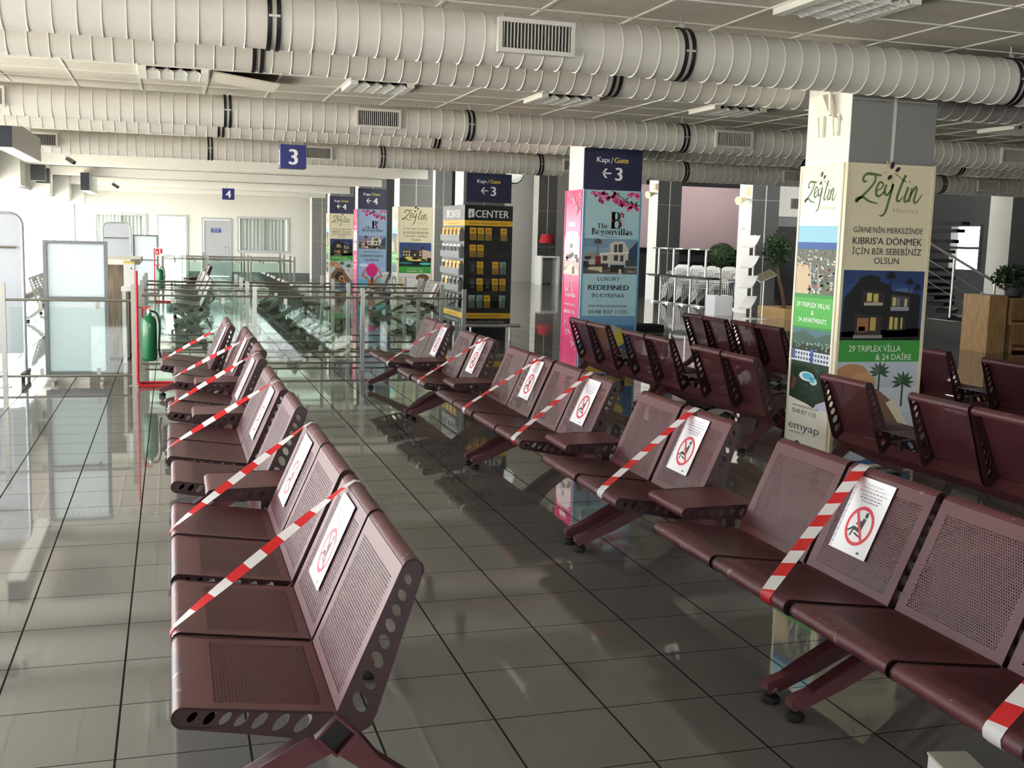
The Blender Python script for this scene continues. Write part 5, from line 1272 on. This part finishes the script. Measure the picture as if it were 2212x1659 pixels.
for i, (x, y, a, lab) in enumerate(((5.22, 10.62, .3, 'crumpled white paper on the floor under the benches seen from behind'), (5.30, 9.9, 1.1, 'second sheet of paper under the benches, nearer the camera'), (6.7, 11.1, .7, 'white paper lying beyond the benches, left of the nearest column'), (4.9, 9.2, .2, 'paper sheet on the floor under the second bench from behind'))):
    m = MB(); n = 5; rr = random.Random(i)
    for p in range(n):
        for q in range(n): u, v = (p/(n-1)-.5)*.30, (q/(n-1)-.5)*.21; m.v.append((x+u*math.cos(a)-v*math.sin(a), y+u*math.sin(a)+v*math.cos(a), .003+rr.uniform(0, .035)))
    for p in range(n-1):
        for q in range(n-1): k = p*n+q; m.face((k, k+1, k+n+1, k+n))
    tag(m.build('paper_sheet', mat('white_paper'), origin=(x, y, 0)), lab, 'paper', 'papers on the floor')
t = thing('black_crate', 'low black crate on the floor behind the benches, right of the pale blue advert', 'crate', (8.0, 17.95, 0))
m = MB(); m.box(7.75, 8.35, 17.85, 17.88, 0, .13); m.box(7.75, 8.35, 18.22, 18.25, 0, .13); m.box(7.75, 7.78, 17.88, 18.22, 0, .13); m.box(8.32, 8.35, 17.88, 18.22, 0, .13); m.box(7.78, 8.32, 17.88, 18.22, 0, .02); m.build('crate', M_black, t, angle=0)

# ================================================================== the cafe side on the right
M_wpl = mat('white_chair_plastic', (226,226,222), 0.4)
def chair_mesh():
    m = MB()
    s = [(-.21,-.2),(.21,-.2),(.20,.2),(-.20,.2)]
    m.prism(s, lambda x, y, q: (x, y, q), .42, .445)
    m.prism([(-.20,.46),(.20,.46),(.21,.78),(.13,.84),(-.13,.84),(-.21,.78)], lambda x, z, q: (x, .19+(z-.44)*.22+q, z), 0, .022, 0, [[(-.16+.046*i,.52),(-.135+.046*i,.52),(-.135+.046*i,.74),(-.16+.046*i,.74)] for i in range(7)])
    return m
cm = chair_mesh().mesh('seat_shell', M_wpl, angle=0)
lm_ = {}
for sx in (-1, 1):
    for sy in (-1, 1): lm_[sx, sy] = MB().tube([(sx*.18, sy*.17, .43), (sx*.22, sy*.24, 0)], .016, 8).mesh('leg', M_wpl)
am = {sx: MB().tube(smooth_path([(sx*.21, -.16, .43), (sx*.235, -.15, .62), (sx*.235, .05, .66), (sx*.21, .25, .68)]), .014, 8).mesh('armrest', M_wpl) for sx in (-1, 1)}
def wchair(x, y, z, a, label):
    c = thing('plastic_chair', label, 'chair', (x, y, z), a, 'stacked white plastic chairs'); inst('seat_shell', cm, c)
    for k in lm_: inst('leg', lm_[k], c)
    for k in am: inst('armrest', am[k], c)
for i, (x, y) in enumerate(((13.02, 27.45), (13.15, 26.85), (13.35, 26.3), (13.6, 25.9))):
    for j in range(4): wchair(x+.025*j, y-.06*j, .055*j, -.9, 'white plastic chair, %s in the %s stack from the left behind the tables' % (('lowest', 'second', 'third', 'topmost')[j], PN[i]))
def table_parts():
    d = {}
    d['top'] = MB().lathe((0,0,0), [(.34,.70),(.35,.705),(.35,.72),(.34,.725)], 28).mesh('table_top', mat('dark_table_top', (48,46,44), 0.3))
    d['col'] = MB().tube([(0,0,.03),(0,0,.70)], .03, 14).mesh('column', M_steel)
    m = MB(); m.box(-.30, .30, -.03, .03, 0, .03); m.box(-.03, .03, -.30, .30, 0, .03); d['base'] = m.mesh('base', M_steel, angle=0); return d
tp = table_parts()
for i, (x, y) in enumerate(((12.50, 27.06), (12.58, 26.33), (12.66, 25.6), (12.76, 24.86), (13.35, 24.2))):
    a = thing('bistro_table', 'steel bistro table with dark top, %s of the standing row by the cafe' % PN[i], 'table', (x, y, 0), .4, 'bistro tables by the cafe')
    b = empty('bistro_table', (x-.08, y, 1.452), .4); b.rotation_euler = (PI, 0, .4); tag(b, 'upturned bistro table stacked on the %s table of the row' % PN[i], 'table', 'upturned bistro tables')
    for t in (a, b):
        if i == 4 and t is b: continue
        inst('table_top', tp['top'], t); inst('column', tp['col'], t); inst('base', tp['base'], t)
    if i == 4: bpy.data.objects.remove(b)
M_leaf = mat('dark_green_leaf', (44,66,36), 0.5, 0, 0.3, 0.35, 9); M_bark = mat('brown_bark', (92,74,56), 0.8, 0, 0.2, 0.2, 20)
def foliage(c, rx, rz, n, s, rr, shell=True):
    m = MB()
    for i in range(n):
        d = Vector((rr.gauss(0,1), rr.gauss(0,1), rr.gauss(0,1))).normalized(); k = rr.uniform(.86, 1.03) if shell else rr.random()**.5
        p = Vector((c[0]+d.x*rx*k, c[1]+d.y*rx*k, c[2]+d.z*rz*k)); a = Vector((rr.gauss(0,1), rr.gauss(0,1), rr.gauss(0,1))).normalized(); b = a.cross(d if shell else Vector((rr.gauss(0,1), rr.gauss(0,1), .3))).normalized()
        q = s*rr.uniform(.7, 1.3); i0 = len(m.v); m.v += [tuple(p-a*q), tuple(p+b*q*.45+d*.1*q), tuple(p+a*q), tuple(p-b*q*.45)]; m.face((i0, i0+1, i0+2, i0+3))
    return m
def topiary(x, y, label, rr, r=.30):
    t = thing('topiary_plant', label, 'plant', (x, y, 0))
    m = foliage((x, y, 1.34), r, r*.88, 2600, .028, rr); m.lathe((x, y, 1.34), [(.02,-r*.8),(r*.6,-r*.6),(r*.86,-r*.2),(r*.88,r*.1),(r*.6,r*.6),(.02,r*.8)], 16); m.build('foliage', M_leaf, t, angle=0)
    MB().tube([(x, y, .40), (x+.01, y, .75), (x, y, 1.12)], .016, 8).build('stem', M_bark, t)
    p = MB(); h = .22; p.box(x-h, x+h, y-h, y+h, 0, .40); p.box(x-h, x+h, y-h, y-h+.03, .40, .44); p.box(x-h, x+h, y+h-.03, y+h, .40, .44); p.box(x-h, x-h+.03, y-h+.03, y+h-.03, .40, .44); p.box(x+h-.03, x+h, y-h+.03, y+h-.03, .40, .44); p.build('planter', mat('white_planter', (214,216,220), 0.4), t, angle=0)
topiary(11.78, 22.35, 'ball shaped topiary in a white cube planter near the brochure shelves', random.Random(1))
topiary(12.15, 29.3, 'second topiary ball half hidden by the pale blue advert column', random.Random(2), .32)
t = thing('potted_tree', 'slender dark potted tree behind the floor lectern', 'plant', (13.26, 22.0, 0)); rr = random.Random(3)
foliage((12.98, 22.0, 1.50), .34, .40, 900, .045, rr, False).build('foliage', M_leaf, t, angle=0); MB().tube(smooth_path([(13.26, 22.0, .1), (13.16, 22.0, .55), (13.03, 22.0, .95), (12.98, 22.0, 1.45)]), .04, 8, radii=None).build('trunk', M_bark, t)
t = thing('wooden_planter', 'low wooden planter box at the foot of the potted tree', 'planter', (13.4, 21.6, 0)); m = MB(); m.box(12.62, 14.4, 20.95, 21.0, 0, .24); m.box(12.62, 12.67, 21.0, 22.1, 0, .24); m.box(14.35, 14.4, 21.0, 22.1, 0, .24); m.box(12.67, 14.35, 22.05, 22.1, 0, .24); m.build('boards', wood_material('light_wood', (164,132,84), (190,158,108), 40, 3), t, angle=0)
MB().box(12.67, 14.35, 21.0, 22.05, 0, .19).build('soil', mat('dark_soil', (50,42,34), 0.9), t, angle=0)
t = thing('leaflet_rack', 'floor rack of four curved white shelves on a steel pole', 'rack', (12.0, 21.3, 0))
MB().tube([(12.0, 21.3, .02), (12.0, 21.3, 1.80)], .022, 12).build('pole', M_steel, t); MB().lathe((12.0, 21.3, 0), [(.2,0),(.2,.012),(.03,.022)], 24).build('base', M_steel, t)
for z in (1.52, 1.09, .66, .22):
    m = MB(); n = 13
    for k in (0, 1):
        for i in range(n):
            q = i/(n-1); c = Vector((11.60+.25*q, 21.16+.12*q, z+.255*q-.05*math.sin(PI*q)+.012*k)); m.v += [tuple(c), tuple(c+Vector((.26, -.02, 0)))]
    for i in range(n-1): a = 2*i; o = 2*n; m.face((a, a+2, a+3, a+1)); m.face((o+a, o+a+1, o+a+3, o+a+2)); m.face((a, o+a, o+a+2, a+2)); m.face((a+1, a+3, o+a+3, o+a+1))
    m.face((0, 1, 2*n+1, 2*n)); m.face((2*n-2, 4*n-2, 4*n-1, 2*n-1)); m.build('shelf', mat('white_shelf_plastic', (222,222,220), 0.4), t)
    MB().box(11.93, 11.97, 21.25, 21.28, z+.02, z+.10).build('clip', M_black, t, angle=0)
t = thing('floor_lectern', 'slanted menu lectern on a thin steel pole', 'lectern', (12.22, 21.2, 0)); MB().tube([(12.22, 21.2, .01), (12.22, 21.2, .84)], .016, 10).build('pole', M_steel, t); MB().lathe((12.22, 21.2, 0), [(.17,0),(.17,.01),(.02,.02)], 24).build('base', M_steel, t)
m = MB(); m.obox((12.25, 21.22, .92), (.20,.0,.085), (-.02,.13,.05), (-.003,-.002,.008)); m.build('frame', M_steel, t, angle=0); m = MB(); m.obox((12.2497, 21.2175, .93), (.18,.0,.0765), (-.018,.115,.044), (-.0015,-.001,.004)); m.build('menu_page', mat('dark_menu_page', (92,88,70), 0.4), t, angle=0)
t = thing('white_side_table', 'white table with open front under the red lamp', 'table', (12.7, 37.2, 0)); m = MB(); m.box(12.36, 13.05, 36.7, 37.4, .94, 1.0); m.box(12.36, 12.42, 36.7, 37.4, 0, .94); m.box(12.99, 13.05, 36.7, 37.4, 0, .94); m.build('frame', M_white, t, angle=0); MB().box(12.42, 12.99, 37.3, 37.36, .04, .94).build('back_panel', M_clad, t, angle=0)
t = thing('table_lamp', 'lamp with a red shade on the white table', 'lamp', (12.64, 37.0, 1.0)); MB().lathe((12.64, 37.0, 1.0), [(.09,0),(.09,.015),(.012,.03),(.012,.47)], 16).build('stand', M_black, t); MB().lathe((12.64, 37.0, 1.45), [(.285,0),(.27,.02),(.20,.29),(.19,.31)], 24).build('shade', mat('red_lamp_shade', (190,36,50), 0.6), t); MB().tube(smooth_path([(12.56,37.0,1.76),(12.57,37.0,1.83),(12.64,37.0,1.86),(12.71,37.0,1.83),(12.72,37.0,1.76)]), .008, 6).build('handle', M_black, t)
t = thing('wall_clock', 'round wall clock half hidden by the duct beside the gate sign', 'clock', (5.76, 18.7, 2.70)); m = MB(); m.tube([(5.76, 18.72, 2.70), (5.76, 18.76, 2.70)], .175, 32); m.build('rim', M_black, t); m = MB(); m.tube([(5.76, 18.713, 2.70), (5.76, 18.722, 2.70)], .155, 32); m.build('dial', mat('pale_dial', (216,218,210), 0.4), t)
P = Print((5.76, 18.712, 2.70), (1,0,0), (0,0,1), (0,-1,0), .001)
for h_ in range(1, 13): a = PI/2-2*PI*h_/12; P.text(str(h_), .12*math.cos(a), .12*math.sin(a)-.018, .036, (40,42,40), 1)
P.build('numerals', t); MB().tube([(5.76,18.77,2.70),(5.76,18.77,ZH)], .02, 8).build('hanging_rod', M_steel, t)
for x, y, z, lab in ((12.55, 27.95, 2.90, 'cream spot lamp with a bell shade, right of the nearest gate 3 sign'), (12.55, 22.9, 2.62, 'small cream spot lamp at the top of the column by the brochure shelves')):
    t = thing('spot_lamp', lab, 'lamp', (x, y, z)); MB().tube([(12.70, y, z), (x, y-.03, z)], .02, 10).build('arm', M_steel, t); MB().tube([(x+.04, y-.03, z), (x-.08, y-.08, z-.03), (x-.2, y-.13, z-.05)], .06, 16, radii=[.035,.06,.10]).build('shade', mat('cream_shade', (226,214,176), 0.4), t); MB().box(12.60, 12.69, y-.07, y+.05, z+.10, z+.26).build('ballast', mat('cream_shade'), t, angle=0)
t = thing('wall_notice', 'white paper notice stuck on the pale column side behind the topiary', 'notice', (12.69, 23.1, 1.9)); MB().box(12.690, 12.695, 22.95, 23.17, 1.88, 2.12).build('sheet', mat('white_paper'), t, angle=0)
P = Print((12.69, 23.17, 1.88), (0,-1,0), (0,0,1), (-1,0,0), .001)
for i in range(4): P.rect(.03, .05+.012*i, .19, .056+.012*i, (150,150,150), 1)
P.rect(.03, .14, .16, .145, (170,170,170), 1); P.build('print', t)
t = thing('cafe_counter', 'dark counter in front of the pink wall behind the white chairs', 'counter', (15.0, 29.6, 0)); MB().box(14.1, 17.0, 29.6, 30.4, 0, 1.0).build('body', M_dark, t, angle=0); MB().box(14.0, 17.1, 29.5, 30.5, 1.0, 1.06).build('top', M_black, t, angle=0)
for i, (x, y) in enumerate(((14.6, 28.6), (16.2, 28.6))):
    t = thing('pendant_lamp', 'small pendant lamp with a pink glow hanging before the pink wall, %s' % ('left one', 'right one')[i], 'lamp', (x, y, 3.9))
    MB().tube([(x, y, 4.02), (x, y, ZH)], .008, 6).build('cord', M_black, t); MB().lathe((x, y, 3.86), [(.16,0),(.15,.02),(.05,.15),(.03,.17)], 20).build('lamp_shade', mat('cream_shade'), t)
    l = bpy.data.lights.new('lamp_bulb', 'SPOT'); l.energy = 150; l.color = (1.0, .82, .84); l.spot_size = 2.6; l.spot_blend = .8; l.shadow_soft_size = .12
    o = bpy.data.objects.new('lamp_bulb', l); COL.objects.link(o); o.parent = t; o.location = (0, 0, -.08); o.rotation_euler = Vector((0.0, .75, -.66)).to_track_quat('-Z', 'Y').to_euler()
# staircase with steel railing
t = thing('staircase', 'dark curved staircase with a steel handrail, far right', 'staircase', (12.8, 15.6, 0)); m = MB()
pth = smooth_path([(13.20, 15.05, 0), (12.62, 15.5, .38), (12.25, 15.9, .72), (12.15, 16.4, 1.05), (12.45, 16.9, 1.5), (13.0, 17.2, 2.0)], 3)
for i, (x, y, z) in enumerate(pth):
    a, b = pth[max(i-1, 0)], pth[min(i+1, len(pth)-1)]; d = Vector((b[0]-a[0], b[1]-a[1], 0)).normalized(); nn = Vector((-d.y, d.x, 0))*-1
    c_ = Vector((x, y, 0))+nn*.48; m.obox((c_.x, c_.y, z+.06), d*.15, nn*.42, (0,0,.03)); 
m.build('treads', mat('black_stair_tread', (26,26,27), 0.6), t, angle=0)
rail = smooth_path([(13.17, 15.1, .98), (12.98, 15.18, 1.12), (12.62, 15.5, 1.40), (12.25, 15.9, 1.72), (12.10, 16.3, 1.98), (12.25, 16.7, 2.3), (12.7, 17.0, 2.75)], 5)
MB().tube([(13.19, 15.08, .03), (13.19, 15.08, .95)]+rail, .024, 10).build('handrail', M_steel, t)
for dz in (.28, .46, .64): MB().tube([(x, y, z-dz) for x, y, z in rail], .007, 6).build('guard_wire', M_steel, t)
for k in (4, 11, 17, 22): x, y, z = rail[k]; MB().tube([(x, y, max(z-1.0, .0)), (x, y, z)], .022, 10).build('baluster', M_steel, t)
t = thing('steel_post', 'freestanding bright steel post at the foot of the staircase', 'post', (12.83, 15.3, 0)); MB().tube([(12.80, 15.3, .01), (12.93, 15.3, .90)], .026, 12).build('post', M_steel, t); MB().lathe((12.80, 15.3, 0), [(.16,0),(.16,.01),(.03,.02)], 24).build('base', M_black, t)
M_ply = wood_material('birch_wood', (176,136,88), (196,158,108), 4, 18)
t = thing('wooden_cabinet', 'light wooden cabinet cut by the right edge of the photo', 'cabinet', (12.4, 14.3, 0)); MB().box(12.24, 12.58, 14.3, 14.9, .0, .90).build('side_unit', M_ply, t, angle=0)
m = MB(); m.box(12.64, 12.69, 14.3, 14.9, .44, .86); m.box(12.69, 14.0, 14.3, 14.9, .82, .86); m.box(12.69, 14.0, 14.3, 14.9, .44, .48); m.box(12.72, 12.78, 14.35, 14.85, 0, .44); m.box(12.78, 14.0, 14.85, 14.88, .0, .82); m.box(12.78, 14.0, 14.3, 14.85, .04, .08); m.build('open_shelf', M_ply, t, angle=0); MB().box(12.58, 12.64, 14.35, 14.9, 0, .9).build('filler', M_dark, t, angle=0)
t = thing('potted_shrub', 'dark leafy plant on top of the wooden cabinet', 'plant', (12.9, 14.6, .87)); foliage((12.95, 14.6, 1.18), .36, .20, 700, .05, random.Random(9), False).build('foliage', M_leaf, t, angle=0); MB().lathe((12.95, 14.6, .862), [(.10,0),(.13,.02),(.15,.2),(.15,.22)], 18).build('pot', M_dark, t)
t = thing('spray_bottle', 'small white bottle with a green label beside the nearest column', 'bottle', (13.0, 20.6, 0)); MB().lathe((13.0, 20.6, 0), [(.14,0),(.15,.02),(.15,.35),(.06,.42)], 16).build('body', mat('white_plastic'), t); MB().lathe((13.0, 20.6, .26), [(.152,0),(.152,.1)], 16).build('label_band', mat('lime_label', (190,206,80), 0.4), t); MB().lathe((13.0, 20.6, .42), [(.05,0),(.05,.1)], 12).build('cap', M_black, t)
